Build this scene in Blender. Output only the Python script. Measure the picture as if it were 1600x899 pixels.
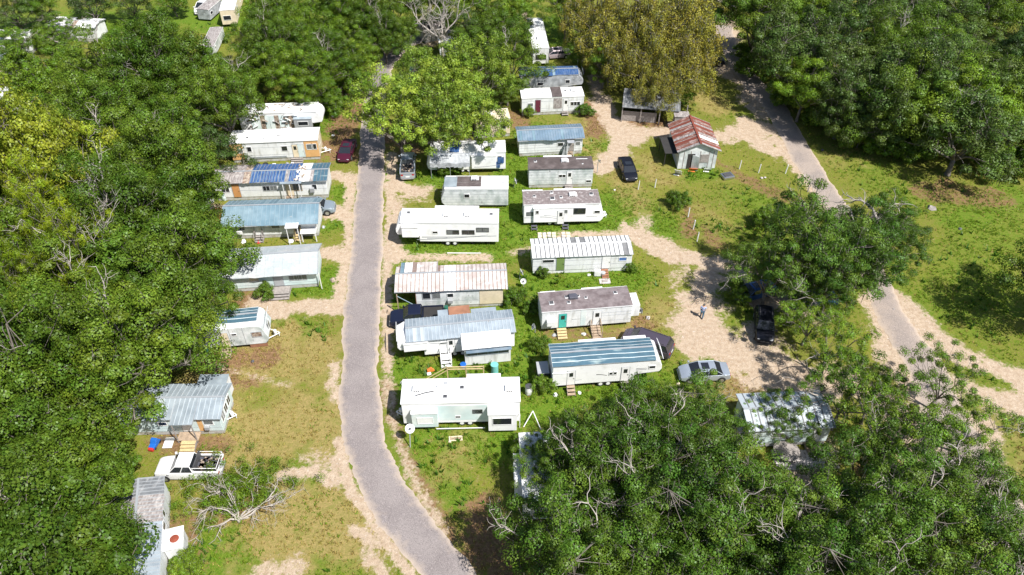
import bpy, bmesh, math, random
import numpy as np
from math import radians as R, sin, cos, pi, hypot, atan2
from mathutils import Vector, Matrix
random.seed(7)
for o in list(bpy.data.objects): bpy.data.objects.remove(o)
SC = bpy.context.scene
COL = SC.collection
# ---------------------------------------------------------------- camera, sky, sun, exposure
F, PITCH, HC, CX, CY = 1220.0, R(42), 56.0, 800.0, 449.5
cam = bpy.data.objects.new('camera', bpy.data.cameras.new('camera'))
COL.objects.link(cam); SC.camera = cam
cam.location = (0, 0, HC); cam.rotation_euler = (pi/2-PITCH, 0, 0)
cam.data.sensor_width = 36; cam.data.lens = 36*F/1600; cam.data.clip_end = 3000; cam.data.clip_start = .5
SUN_EL, SUN_DIR = R(55), Vector((0.74, -0.67))
wd = bpy.data.worlds.new('World'); SC.world = wd; wd.use_nodes = True
nt = wd.node_tree; nt.nodes.clear()
sky = nt.nodes.new('ShaderNodeTexSky'); sky.sky_type = 'NISHITA'; sky.sun_disc = False
sky.sun_elevation = SUN_EL; sky.sun_rotation = atan2(SUN_DIR.x, SUN_DIR.y)
bg = nt.nodes.new('ShaderNodeBackground'); bg.inputs[1].default_value = 0.085
wo = nt.nodes.new('ShaderNodeOutputWorld')
nt.links.new(sky.outputs[0], bg.inputs[0]); nt.links.new(bg.outputs[0], wo.inputs[0])
sl = bpy.data.lights.new('sun', 'SUN'); sl.energy = 5.0; sl.angle = R(.5); sl.color = (1, .965, .915)
so = bpy.data.objects.new('sun', sl); COL.objects.link(so); so.location = (60, -40, 90)
sd = Vector((SUN_DIR.x*cos(SUN_EL), SUN_DIR.y*cos(SUN_EL), sin(SUN_EL)))
so.rotation_euler = sd.to_track_quat('Z', 'Y').to_euler()
SC.view_settings.view_transform = 'Standard'; SC.view_settings.look = 'None'
SC.view_settings.exposure = 0.64; SC.view_settings.gamma = 1
SC.cycles.max_bounces = 6; SC.cycles.transparent_max_bounces = 6

def gp(px, py, z=0.0):
    """point of the ground (or of height z) that lies at a place of the picture plan"""
    dx, dy = (px-CX)/F, (CY-py)/F
    d = Vector((dx, cos(PITCH)+dy*sin(PITCH), -sin(PITCH)+dy*cos(PITCH)))
    t = (HC-z)/-d.z
    return Vector((d.x*t, d.y*t, z))

# ---------------------------------------------------------------- materials
def _n(t, kind, **kw):
    n = t.nodes.new(kind)
    for k, v in kw.items(): setattr(n, k, v)
    return n
def mat(name, col, rough=.6, metal=0, var=.12, vs=1.5, col2=None, thr=.55, soft=.12, c2s=1.0, stretch=(1, 1, 1), col3=None, thr3=.62, c3s=6, bump=0, bs=20, spec=.5):
    m = bpy.data.materials.new(name); m.use_nodes = True; t = m.node_tree
    b = t.nodes['Principled BSDF']; b.inputs['Roughness'].default_value = rough; b.inputs['Metallic'].default_value = metal
    b.inputs['Specular IOR Level'].default_value = spec
    g = _n(t, 'ShaderNodeNewGeometry'); pos = g.outputs['Position']
    def noise(scale, st=(1, 1, 1), det=5):
        mp = _n(t, 'ShaderNodeMapping'); mp.inputs['Scale'].default_value = st; t.links.new(pos, mp.inputs[0])
        n = _n(t, 'ShaderNodeTexNoise'); n.inputs['Scale'].default_value = scale; n.inputs['Detail'].default_value = det
        t.links.new(mp.outputs[0], n.inputs['Vector']); return n.outputs['Fac']
    def ramp(fac, a, s):
        r = _n(t, 'ShaderNodeMapRange'); r.inputs['From Min'].default_value = a-s; r.inputs['From Max'].default_value = a+s
        t.links.new(fac, r.inputs['Value']); return r.outputs[0]
    def mix(f, a, c, bt='MIX'):
        x = _n(t, 'ShaderNodeMix', data_type='RGBA', blend_type=bt)
        if hasattr(f, 'links'): t.links.new(f, x.inputs[0])
        else: x.inputs[0].default_value = f
        for s, v in ((x.inputs[6], a), (x.inputs[7], c)):
            if hasattr(v, 'links'): t.links.new(v, s)
            else: s.default_value = (*v, 1)
        return x.outputs[2]
    c = tuple(col)
    if col2: c = mix(ramp(noise(c2s, stretch), thr, soft), c, tuple(col2))
    if col3: c = mix(ramp(noise(c3s, stretch, 8), thr3, .06), c, tuple(col3))
    if var:
        nn = noise(vs, (1, 1, 1), 7); r = _n(t, 'ShaderNodeMapRange')
        r.inputs['From Min'].default_value = .25; r.inputs['From Max'].default_value = .75
        r.inputs['To Min'].default_value = 1-var; r.inputs['To Max'].default_value = 1+var*.6
        t.links.new(nn, r.inputs['Value'])
        v = _n(t, 'ShaderNodeVectorMath', operation='SCALE')
        if hasattr(c, 'links'): t.links.new(c, v.inputs[0])
        else: v.inputs[0].default_value = c
        t.links.new(r.outputs[0], v.inputs['Scale']); c = v.outputs[0]
    if hasattr(c, 'links'): t.links.new(c, b.inputs['Base Color'])
    else: b.inputs['Base Color'].default_value = (*c, 1)
    if bump:
        bm = _n(t, 'ShaderNodeBump'); bm.inputs['Strength'].default_value = bump; bm.inputs['Distance'].default_value = .05
        t.links.new(noise(bs), bm.inputs['Height']); t.links.new(bm.outputs[0], b.inputs['Normal'])
    return m
def leafmat(name, col, trans=.18, hv=.5):
    m = bpy.data.materials.new(name); m.use_nodes = True; t = m.node_tree; t.nodes.clear()
    a = _n(t, 'ShaderNodeAttribute', attribute_name='tint'); oi = _n(t, 'ShaderNodeObjectInfo')
    hs = _n(t, 'ShaderNodeHueSaturation'); hs.inputs['Color'].default_value = (*col, 1)
    # tint.x = hue offset, tint.y = value
    sp = _n(t, 'ShaderNodeSeparateXYZ'); t.links.new(a.outputs['Vector'], sp.inputs[0])
    h1 = _n(t, 'ShaderNodeMath', operation='MULTIPLY_ADD'); t.links.new(sp.outputs[0], h1.inputs[0]); h1.inputs[1].default_value = .022; h1.inputs[2].default_value = .505
    h2 = _n(t, 'ShaderNodeMath', operation='MULTIPLY_ADD'); t.links.new(oi.outputs['Random'], h2.inputs[0]); h2.inputs[1].default_value = -.018; t.links.new(h1.outputs[0], h2.inputs[2])
    v1 = _n(t, 'ShaderNodeMath', operation='MULTIPLY_ADD'); t.links.new(sp.outputs[1], v1.inputs[0]); v1.inputs[1].default_value = 1.0; v1.inputs[2].default_value = .55
    v2 = _n(t, 'ShaderNodeMath', operation='MULTIPLY_ADD'); t.links.new(oi.outputs['Random'], v2.inputs[0]); v2.inputs[1].default_value = hv; v2.inputs[2].default_value = 1-hv*.5
    v3 = _n(t, 'ShaderNodeMath', operation='MULTIPLY'); t.links.new(v1.outputs[0], v3.inputs[0]); t.links.new(v2.outputs[0], v3.inputs[1])
    t.links.new(h2.outputs[0], hs.inputs['Hue']); t.links.new(v3.outputs[0], hs.inputs['Value'])
    d = _n(t, 'ShaderNodeBsdfDiffuse'); tr = _n(t, 'ShaderNodeBsdfTranslucent'); gl = _n(t, 'ShaderNodeBsdfGlossy'); gl.inputs['Roughness'].default_value = .45
    gl.inputs['Color'].default_value = (.8, .9, .8, 1)
    t.links.new(hs.outputs[0], d.inputs[0]); t.links.new(hs.outputs[0], tr.inputs[0])
    mx = _n(t, 'ShaderNodeMixShader'); mx.inputs[0].default_value = trans; t.links.new(d.outputs[0], mx.inputs[1]); t.links.new(tr.outputs[0], mx.inputs[2])
    m2 = _n(t, 'ShaderNodeMixShader'); m2.inputs[0].default_value = .02; t.links.new(mx.outputs[0], m2.inputs[1]); t.links.new(gl.outputs[0], m2.inputs[2])
    o = _n(t, 'ShaderNodeOutputMaterial'); t.links.new(m2.outputs[0], o.inputs[0]); return m

M = {}
M['white'] = mat('white_paint', (.72, .73, .73), .5, var=.12, vs=1.2, col2=(.5, .5, .47), c2s=1.6, thr=.62, stretch=(1.6, 1.6, .35))
M['whiteclean'] = mat('clean_white_gelcoat', (.82, .82, .82), .35, var=.06, vs=.8, col2=(.66, .66, .64), c2s=1.0, thr=.66)
M['membrane'] = mat('white_roof_membrane', (.76, .76, .75), .55, var=.12, vs=.8, col2=(.5, .49, .46), c2s=1.5, thr=.62, soft=.13, col3=(.3, .28, .25), thr3=.73, c3s=3)
M['dirtywhite'] = mat('grimy_white_siding', (.66, .68, .68), .6, var=.2, vs=2, col2=(.3, .36, .34), c2s=1.1, thr=.6, soft=.16, stretch=(1, 1, .6), col3=(.2, .2, .18), thr3=.7, c3s=4)
M['aqua'] = mat('pale_aqua_siding', (.55, .66, .66), .5, var=.12, vs=1, col2=(.7, .74, .72), c2s=.6, thr=.55)
M['greywall'] = mat('grey_weathered_wall', (.4, .42, .44), .6, var=.2, vs=2, col2=(.22, .23, .24), c2s=1.5, thr=.56, col3=(.62, .62, .62), thr3=.64)
M['tan'] = mat('tan_painted_panel', (.62, .36, .15), .6, var=.15, vs=2)
M['cream'] = mat('cream_panel', (.68, .58, .42), .6, var=.15, vs=2)
M['trim'] = mat('grey_trim', (.3, .32, .34), .5, var=.1)
M['darktrim'] = mat('dark_trim', (.07, .07, .075), .5, var=.2)
M['glass'] = mat('window_glass', (.02, .023, .028), .08, var=.1, spec=.8)
M['curtain'] = mat('curtained_glass', (.16, .17, .17), .15, var=.3, vs=6)
M['chrome'] = mat('bare_metal', (.55, .55, .56), .3, metal=.9, var=.1)
M['rubber'] = mat('black_rubber', (.02, .02, .02), .8, var=.2)
M['skirt'] = mat('skirting_panel', (.5, .5, .49), .7, var=.25, vs=2, col2=(.28, .25, .2), c2s=2, thr=.55)
M['under'] = mat('chassis_steel_and_shade', (.03, .028, .026), .8, var=.2)  # chassis black, also colours the painted shadow sheet beside the rusty shed
M['bluemetal'] = mat('blue_metal_roofing', (.17, .27, .33), .42, metal=.25, var=.12, vs=1, col2=(.26, .36, .41), c2s=.5, thr=.55, col3=(.4, .42, .4), thr3=.7, c3s=3)
M['bluemetal2'] = mat('blue_metal_seam', (.27, .37, .42), .4, metal=.25, var=.1)
M['steelblue'] = mat('slate_blue_metal_roofing', (.19, .27, .35), .42, metal=.3, var=.15, vs=1, col2=(.29, .36, .42), c2s=.7, thr=.58)
M['galv'] = mat('galvanised_roofing', (.4, .46, .5), .42, metal=.3, var=.14, vs=.9, col2=(.28, .33, .37), c2s=.8, thr=.55, col3=(.38, .25, .16), thr3=.74, c3s=2.5)
M['galv2'] = mat('galvanised_rib', (.52, .57, .6), .4, metal=.3, var=.1)
M['darkstripe'] = mat('dark_grime_stripe', (.2, .2, .2), .6, var=.3, vs=3)
M['lightrib'] = mat('pale_roof_rib', (.74, .75, .75), .5, var=.1)
M['pinkroof'] = mat('chalky_pink_roofing', (.54, .49, .46), .6, var=.15, vs=1.5, col2=(.42, .35, .32), c2s=.9, thr=.55, col3=(.68, .66, .64), thr3=.62, c3s=1.4)
M['pinkrib'] = mat('rusty_grime_rib', (.26, .19, .16), .7, var=.3, vs=3)
M['tealroof'] = mat('faded_teal_roofing', (.075, .15, .20), .45, metal=.2, var=.2, vs=1.5, col2=(.36, .46, .46), c2s=1.4, thr=.66, soft=.08, stretch=(.4, 1.5, 1))
M['tealrib'] = mat('pale_teal_rib', (.52, .6, .62), .5, var=.15)
M['darkroof'] = mat('dark_brown_roof_coating', (.085, .066, .062), .8, var=.25, vs=2.5, col2=(.13, .105, .1), c2s=1, thr=.55)
M['brownroof'] = mat('mottled_brown_roof', (.2, .165, .16), .8, var=.35, vs=4, col2=(.36, .33, .32), c2s=2.5, thr=.6, soft=.06)
M['lilacroof'] = mat('weathered_grey_brown_roof', (.21, .175, .175), .8, var=.25, vs=3, col2=(.13, .1, .1), c2s=1.2, thr=.55)
M['shingle'] = mat('pale_shingle_roof', (.36, .40, .41), .8, var=.15, vs=4, col2=(.44, .44, .43), c2s=.5, thr=.52, bump=.4, bs=6)
M['bluetarp'] = mat('blue_tarpaulin', (.035, .09, .23), .45, var=.3, vs=2, col2=(.12, .18, .31), c2s=2, thr=.6, stretch=(2.5, .6, 1), bump=.6, bs=3)
M['weathered'] = mat('weathered_board_roof', (.24, .21, .2), .85, var=.35, vs=4, col2=(.42, .39, .37), c2s=2.2, thr=.55, stretch=(3, .7, 1))
M['rust'] = mat('rusty_red_roofing', (.2, .085, .06), .7, var=.3, vs=3, col2=(.42, .3, .27), c2s=2.4, thr=.57, soft=.04, stretch=(.5, 1.6, 1))
M['rustrib'] = mat('rust_ridge', (.2, .05, .03), .7, var=.3)
M['oldsteel'] = mat('old_grey_roofing', (.2, .21, .22), .5, metal=.3, var=.3, vs=2, col2=(.42, .42, .42), c2s=1.5, thr=.6, stretch=(2.5, .5, 1))
M['wood'] = mat('weathered_timber', (.36, .27, .19), .8, var=.3, vs=4)
M['newwood'] = mat('fresh_timber', (.55, .42, .22), .7, var=.2, vs=4)
M['greywood'] = mat('grey_timber', (.3, .27, .25), .85, var=.35, vs=4)
M['doorwhite'] = mat('white_door_paint', (.75, .75, .74), .5, var=.08)
M['doorgreen'] = mat('green_door_paint', (.16, .24, .07), .6, var=.15)
M['doorteal'] = mat('turquoise_door_paint', (.05, .42, .36), .5, var=.1)
M['doororange'] = mat('orange_wood_door', (.55, .27, .1), .6, var=.15)
M['doormaroon'] = mat('maroon_door_paint', (.13, .02, .04), .6, var=.15)
M['plastic_white'] = mat('white_plastic', (.75, .75, .74), .5, var=.1)
M['plastic_grey'] = mat('grey_plastic', (.35, .36, .37), .5, var=.15)
M['teal_plastic'] = mat('turquoise_plastic', (.18, .5, .47), .5, var=.15)
M['blue_plastic'] = mat('blue_plastic', (.015, .12, .45), .4, var=.1)
M['red_plastic'] = mat('red_plastic', (.5, .03, .03), .45, var=.1)
M['orange_plastic'] = mat('orange_plastic', (.7, .2, .05), .5, var=.1)
M['green_plastic'] = mat('dark_green_plastic', (.02, .12, .08), .5, var=.1)
M['darkbox'] = mat('charcoal_box', (.08, .08, .1), .6, var=.2)
M['stripe'] = mat('grey_decal', (.28, .29, .32), .5, var=.1)
M['stripeblue'] = mat('blue_decal', (.08, .16, .38), .5, var=.1)
M['brick'] = mat('brown_masonry', (.3, .14, .08), .8, var=.3)
M['concrete'] = mat('pale_concrete', (.5, .46, .44), .85, var=.2, vs=2, col3=(.12, .1, .07), thr3=.62, c3s=4)
M['redcan'] = mat('rusty_drum', (.28, .06, .03), .7, var=.3)
M['insul'] = mat('torn_insulation', (.45, .38, .3), .9, var=.4, vs=5, col2=(.2, .13, .1), c2s=3, thr=.5, bump=1, bs=8)
def paint(name, col, rough=.28, metal=.3): return mat(name, col, rough, metal=metal, var=.06, vs=2, spec=.6)
M['p_maroon'] = paint('maroon_car_paint', (.085, .012, .03)); M['p_silver'] = paint('silver_car_paint', (.42, .47, .53), metal=.5)
M['p_black'] = paint('black_car_paint', (.012, .013, .02)); M['p_plum'] = paint('plum_grey_car_paint', (.085, .07, .095))
M['p_white'] = paint('white_car_paint', (.7, .7, .7), .4, 0); M['p_navy'] = paint('navy_car_paint', (.015, .02, .045))
M['p_grey'] = paint('grey_car_paint', (.25, .3, .34)); M['p_blue'] = paint('blue_car_paint', (.03, .09, .24)); M['p_pink'] = paint('faded_pinkish_paint', (.4, .33, .35))
M['headlight'] = mat('headlight_glass', (.6, .62, .62), .1, var=0, spec=.9); M['taillight'] = mat('tail_light_plastic', (.35, .01, .01), .2, var=0)
M['hub'] = mat('wheel_alloy', (.45, .46, .47), .35, metal=.7, var=.05)
M['bark'] = mat('grey_bark', (.13, .11, .09), .9, var=.35, vs=3, col2=(.2, .18, .16), c2s=2, thr=.55)
M['palebark'] = mat('pale_bleached_bark', (.42, .38, .34), .9, var=.25, vs=3, col2=(.3, .26, .22), c2s=2, thr=.55)
M['l_oak'] = leafmat('oak_leaves', (.080, .140, .012)); M['l_mid'] = leafmat('mid_green_leaves', (.098, .175, .012))
M['l_bright'] = leafmat('bright_spring_leaves', (.20, .295, .032), .35); M['l_yellow'] = leafmat('yellow_green_leaves', (.215, .27, .022), .35)
M['l_olive'] = leafmat('olive_brown_leaves', (.215, .205, .026)); M['l_pine'] = leafmat('pine_needles', (.19, .27, .012), .3)
M['l_dark'] = leafmat('dark_forest_leaves', (.066, .112, .020)); M['l_fore'] = leafmat('live_oak_leaves', (.070, .138, .014))
M['moss'] = leafmat('hanging_grey_moss', (.16, .17, .11), .3)
M['l_weed'] = leafmat('lush_weed_leaves', (.07, .15, .012), .3)
M['l_grass'] = leafmat('grass_blades', (.17, .27, .016), .45); M['l_dry'] = leafmat('dry_grass_blades', (.32, .25, .07), .3)

# ---------------------------------------------------------------- mesh helpers
class MB:
    def __init__(s): s.v = []; s.f = []; s.m = []
    def quad(s, pts, mi=0):
        n = len(s.v); s.v += [tuple(p) for p in pts]; s.f.append(tuple(range(n, n+len(pts)))); s.m.append(mi)
    def box(s, x0, x1, y0, y1, z0, z1, mi=0, fn=None):
        c = [(x0, y0, z0), (x1, y0, z0), (x1, y1, z0), (x0, y1, z0), (x0, y0, z1), (x1, y0, z1), (x1, y1, z1), (x0, y1, z1)]
        if fn: c = [fn(*p) for p in c]
        n = len(s.v); s.v += [tuple(p) for p in c]
        for q in ((0, 3, 2, 1), (4, 5, 6, 7), (0, 1, 5, 4), (1, 2, 6, 5), (2, 3, 7, 6), (3, 0, 4, 7)):
            s.f.append(tuple(n+i for i in q)); s.m.append(mi)
        return s
    def prism(s, prof, y0, y1, mi=0, fn=None):   # profile in x,z extruded along y
        k = len(prof); n = len(s.v)
        for y in (y0, y1):
            for (x, z) in prof:
                p = (x, y, z); s.v.append(tuple(fn(*p)) if fn else p)
        s.f.append(tuple(n+i for i in range(k))); s.m.append(mi)
        s.f.append(tuple(n+k+i for i in reversed(range(k)))); s.m.append(mi)
        for i in range(k):
            j = (i+1) % k; s.f.append((n+i, n+k+i, n+k+j, n+j)); s.m.append(mi)
        return s
    def tube(s, pts, rad, sides=6, mi=0, cap=True):
        pts = [Vector(p) for p in pts]; n0 = len(s.v)
        for i, p in enumerate(pts):
            d = (pts[min(i+1, len(pts)-1)]-pts[max(i-1, 0)])
            d = d.normalized() if d.length > 1e-6 else Vector((0, 0, 1))
            a = d.cross(Vector((0, 0, 1)) if abs(d.z) < .9 else Vector((1, 0, 0))).normalized(); b = d.cross(a)
            r = rad[i] if hasattr(rad, '__len__') else rad
            for k in range(sides):
                t = 2*pi*k/sides; s.v.append(tuple(p+a*(cos(t)*r)+b*(sin(t)*r)))
        for i in range(len(pts)-1):
            for k in range(sides):
                k2 = (k+1) % sides
                s.f.append((n0+i*sides+k, n0+i*sides+k2, n0+(i+1)*sides+k2, n0+(i+1)*sides+k)); s.m.append(mi)
        if cap:
            s.f.append(tuple(n0+k for k in range(sides))[::-1]); s.m.append(mi)
            e = n0+(len(pts)-1)*sides; s.f.append(tuple(e+k for k in range(sides))); s.m.append(mi)
        return s
    def cyl(s, c, ax, r, h, sides=14, mi=0):
        a = Vector(c); b = a+Vector(ax)*h; return s.tube([a, b], [r, r], sides, mi)
    def lathe(s, c, prof, sides=14, mi=0):   # prof [(r,z)]
        n0 = len(s.v)
        for r, z in prof:
            for k in range(sides):
                t = 2*pi*k/sides; s.v.append((c[0]+r*cos(t), c[1]+r*sin(t), c[2]+z))
        for i in range(len(prof)-1):
            for k in range(sides):
                k2 = (k+1) % sides; s.f.append((n0+i*sides+k, n0+i*sides+k2, n0+(i+1)*sides+k2, n0+(i+1)*sides+k)); s.m.append(mi)
        s.f.append(tuple(n0+k for k in range(sides))[::-1]); s.m.append(mi)
        e = n0+(len(prof)-1)*sides; s.f.append(tuple(e+k for k in range(sides))); s.m.append(mi)
        return s
    def mesh(s, name, mats, smooth=False):
        me = bpy.data.meshes.new(name); me.from_pydata(s.v, [], s.f)
        for m in mats: me.materials.append(m)
        if len(mats) > 1: me.polygons.foreach_set('material_index', s.m)
        b = bmesh.new(); b.from_mesh(me); bmesh.ops.recalc_face_normals(b, faces=b.faces); b.to_mesh(me); b.free()
        if smooth: me.polygons.foreach_set('use_smooth', [True]*len(me.polygons))
        me.update(); return me
    def build(s, name, mats, parent=None, bevel=0, smooth=False, seg=2):
        if not isinstance(mats, (list, tuple)): mats = [mats]
        o = bpy.data.objects.new(name, s.mesh(name, mats, smooth)); COL.objects.link(o)
        if parent: o.parent = parent
        if bevel:
            md = o.modifiers.new('bevel', 'BEVEL'); md.width = bevel; md.segments = seg; md.limit_method = 'ANGLE'
        return o
def tag(o, label=None, cat=None, group=None, kind=None):
    if label: o['label'] = label
    if cat: o['category'] = cat
    if group: o['group'] = group
    if kind: o['kind'] = kind
    return o
def empty(name, loc, rz=0, label=None, cat=None, group=None):
    o = bpy.data.objects.new(name, None); COL.objects.link(o); o.location = loc; o.rotation_euler = (0, 0, rz); o.empty_display_size = .3
    return tag(o, label, cat, group)
def npmesh(name, v, f, mats, tint=None, mi=None):
    me = bpy.data.meshes.new(name); v = np.asarray(v, dtype=np.float32); f = np.asarray(f, dtype=np.int32); k = f.shape[1]
    me.vertices.add(len(v)); me.vertices.foreach_set('co', v.ravel())
    me.loops.add(f.size); me.loops.foreach_set('vertex_index', f.ravel())
    me.polygons.add(len(f)); me.polygons.foreach_set('loop_start', np.arange(0, f.size, k, dtype=np.int32))
    me.polygons.foreach_set('loop_total', np.full(len(f), k, dtype=np.int32))
    for m in mats: me.materials.append(m)
    if mi is not None: me.polygons.foreach_set('material_index', np.asarray(mi, dtype=np.int32))
    me.update(calc_edges=True)
    if tint is not None:
        a = me.attributes.new('tint', 'FLOAT_VECTOR', 'FACE'); a.data.foreach_set('vector', np.asarray(tint, dtype=np.float32).ravel())
    return me
# ---------------------------------------------------------------- ground
def vnoise(x, y, sc, seed, octs=4):
    out = np.zeros_like(x); amp = 1; tot = 0
    for o in range(octs):
        rs = np.random.RandomState(seed*17+o); T = rs.rand(256, 256)
        u = x*sc*(2**o)+37.3*o; v = y*sc*(2**o)+11.7*o
        iu = np.floor(u).astype(int); iv = np.floor(v).astype(int); fu = u-iu; fv = v-iv
        fu = fu*fu*(3-2*fu); fv = fv*fv*(3-2*fv)
        a = T[iu % 256, iv % 256]; b = T[(iu+1) % 256, iv % 256]; c = T[iu % 256, (iv+1) % 256]; d = T[(iu+1) % 256, (iv+1) % 256]
        out += amp*((a*(1-fu)+b*fu)*(1-fv)+(c*(1-fu)+d*fu)*fv); tot += amp; amp *= .55
    return out/tot
STEP = .25
gx = np.arange(-105, 105.01, STEP); gy = np.arange(14, 165.01, STEP)
GX, GY = np.meshgrid(gx, gy); nx_, ny_ = GX.shape[1], GX.shape[0]
def dist_poly(pts):
    """distance in metres of each grid point to a polyline given on the plan"""
    w = [gp(*p) for p in pts]; d = np.full(GX.shape, 1e9)
    if len(w) == 1: return np.hypot(GX-w[0].x, GY-w[0].y)
    for a, b in zip(w[:-1], w[1:]):
        dx, dy = b.x-a.x, b.y-a.y; L2 = dx*dx+dy*dy+1e-9
        t = np.clip(((GX-a.x)*dx+(GY-a.y)*dy)/L2, 0, 1)
        d = np.minimum(d, np.hypot(GX-(a.x+t*dx), GY-(a.y+t*dy)))
    return d
n1 = vnoise(GX, GY, .25, 1); n2 = vnoise(GX, GY, .9, 2); n3 = vnoise(GX, GY, .07, 3, 3); n4 = vnoise(GX, GY, 2.0, 4, 3)
def field(items):
    m = np.zeros(GX.shape)
    for w, s, pts in items:      # half width m, strength, points
        d = dist_poly(pts)+(n1-.5)*w*1.2+(n2-.5)*w*1.1+(n4-.5)*.7
        m = np.maximum(m, s*np.clip(1.0-(d-w*.35)/(w*.75+.45), 0, 1))
    return m
sand = field([
 # loop and apron round the shed
 (2.6, 1, [(1125, 212), (1170, 205), (1210, 235)]), (2.8, 1, [(1165, 195), (1200, 200), (1225, 235)]), (1.6, 1, [(1225, 235), (1250, 262), (1290, 320)]),
 (2.2, .9, [(1195, 180), (1170, 140), (1150, 105), (1140, 70), (1135, 30)]), (1.8, .9, [(1120, 100), (1150, 120)]),
 (2.0, .95, [(938, 155), (950, 180), (965, 205), (972, 240)]), (3.0, 1, [(978, 212), (985, 215)]), (1.6, .95, [(985, 210), (1055, 204)]), (1.8, .8, [(965, 240), (945, 258), (935, 262)]),
 (1.2, .7, [(925, 120), (935, 150)]), (1.4, .9, [(1110, 210), (1150, 208)]),
 # right lot
 (1.7, 1, [(985, 362), (1020, 380), (1060, 397), (1100, 412), (1150, 425)]), (3.2, .95, [(1100, 430), (1090, 470), (1100, 520), (1150, 560)]),
 (3.4, 1, [(1120, 540), (1170, 560), (1230, 585), (1280, 600)]), (2.4, .95, [(1075, 500), (1085, 540)]), (2.2, .9, [(1130, 440), (1200, 470), (1260, 480)]), (2.6, .8, [(1180, 520), (1215, 560)]),
 (2.0, .8, [(1290, 590), (1340, 600), (1400, 640), (1430, 680)]), (1.0, .75, [(880, 367), (985, 366)]), (.7, .55, [(800, 395), (860, 380), (930, 368)]),
 (1.3, .6, [(1010, 345), (985, 362)]),
 # sand by the right road
 (1.5, 1, [(1385, 450), (1410, 490), (1450, 530)]), (1.9, 1, [(1405, 480), (1460, 530), (1510, 562), (1560, 580), (1620, 600), (1700, 640)]),
 (2.0, .9, [(1490, 600), (1560, 620), (1620, 650)]), (1.6, .8, [(1366, 470), (1380, 520), (1400, 560), (1440, 640), (1480, 720), (1530, 800), (1590, 899)]), (1.4, .85, [(1525, 660), (1555, 720), (1580, 780), (1640, 860)]),
 (1.6, .6, [(1300, 700), (1270, 740), (1230, 760)]), (1.2, .8, [(1395, 690), (1440, 730)]), (1.4, .7, [(1370, 770), (1450, 790)]), (1.5, .7, [(1210, 750), (1280, 745)]),
 # verges of the left road
 (.5, .8, [(612, 240), (612, 290), (608, 340), (606, 400), (604, 460), (606, 520), (604, 580)]), (2.0, .9, [(620, 290), (660, 300)]), (1.4, .85, [(620, 320), (612, 370), (618, 400)]),
 (.8, .7, [(640, 403), (700, 402), (760, 404)]), (.7, .6, [(604, 590), (610, 640), (622, 690), (650, 760), (690, 830)]), (1.2, .6, [(605, 430), (640, 440)]),
 (.6, .8, [(548, 270), (545, 330), (545, 380), (536, 430), (528, 480)]), (1.5, .85, [(510, 275), (550, 278)]), (1.6, .85, [(520, 330), (548, 335)]), (1.4, .85, [(505, 395), (545, 400)]),
 (1.3, .95, [(425, 485), (470, 478), (530, 482)]), (1.2, .9, [(400, 470), (440, 480)]), (.9, .8, [(525, 570), (520, 600), (528, 620)]), (1.0, .7, [(310, 318), (350, 325), (345, 335)]), (1.6, .7, [(322, 322)]),
 (.45, .9, [(534, 690), (536, 730), (550, 770), (575, 800), (600, 840), (635, 890), (650, 920)]), (.6, .9, [(440, 740), (490, 738), (530, 748)]), (.6, .8, [(575, 870), (600, 895)]), (.8, .8, [(530, 720), (520, 750)]),
 (.7, .75, [(555, 830), (590, 850)]), (1.0, .65, [(410, 895), (460, 890)]), (.6, .5, [(330, 572), (400, 590), (450, 600)]), (1.0, .5, [(470, 715), (500, 720)]),
 (1.0, .6, [(612, 30), (640, 70), (600, 110)]), (1.0, .6, [(650, 75), (700, 60)]), (1.0, .75, [(820, 20), (845, 50)]), (1.0, .55, [(630, 245), (590, 255)]),
])
litter = field([
 (2.6, .9, [(560, 130), (550, 170), (540, 210), (530, 240)]), (1.6, .8, [(500, 225), (540, 225)]), (2.5, .8, [(640, 230), (600, 215)]), (2.0, .8, [(340, 565), (380, 560), (420, 560)]), (1.8, .7, [(335, 590), (390, 600)]),
 (1.5, .8, [(380, 470), (400, 462)]), (2.0, .9, [(920, 165), (935, 190), (930, 210)]), (1.8, .8, [(960, 188), (1000, 190), (1050, 195)]), (1.6, .7, [(800, 180), (812, 195)]), (1.6, .7, [(1075, 330), (1080, 360)]), (1.4, .6, [(1100, 355), (1120, 380)]),
 (1.4, .7, [(330, 260), (345, 280)]), (2, .8, [(110, 690), (125, 720)]), (1.5, .6, [(1000, 500), (1030, 540)]), (1.4, .5, [(860, 520), (930, 530), (960, 520)]), (2.2, .7, [(750, 790), (770, 840), (740, 870)]), (2, .7, [(810, 850), (790, 890)]),
 (1.6, .6, [(290, 820), (300, 870)]), (2.2, .6, [(340, 800), (380, 790)]), (.9, .6, [(604, 600), (612, 650), (630, 700), (665, 770), (710, 840)]), (2.2, .5, [(1180, 610), (1140, 600)]), (2.5, .7, [(1350, 720), (1420, 800), (1330, 850)]), (2.5, .6, [(1480, 290), (1440, 300), (1550, 310)]),
 (1.5, .6, [(1100, 240), (1180, 290), (1240, 310)]), (1.0, .5, [(520, 215), (500, 260)]), (1.8, .7, [(270, 690), (300, 690), (320, 700)]),
])
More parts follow.
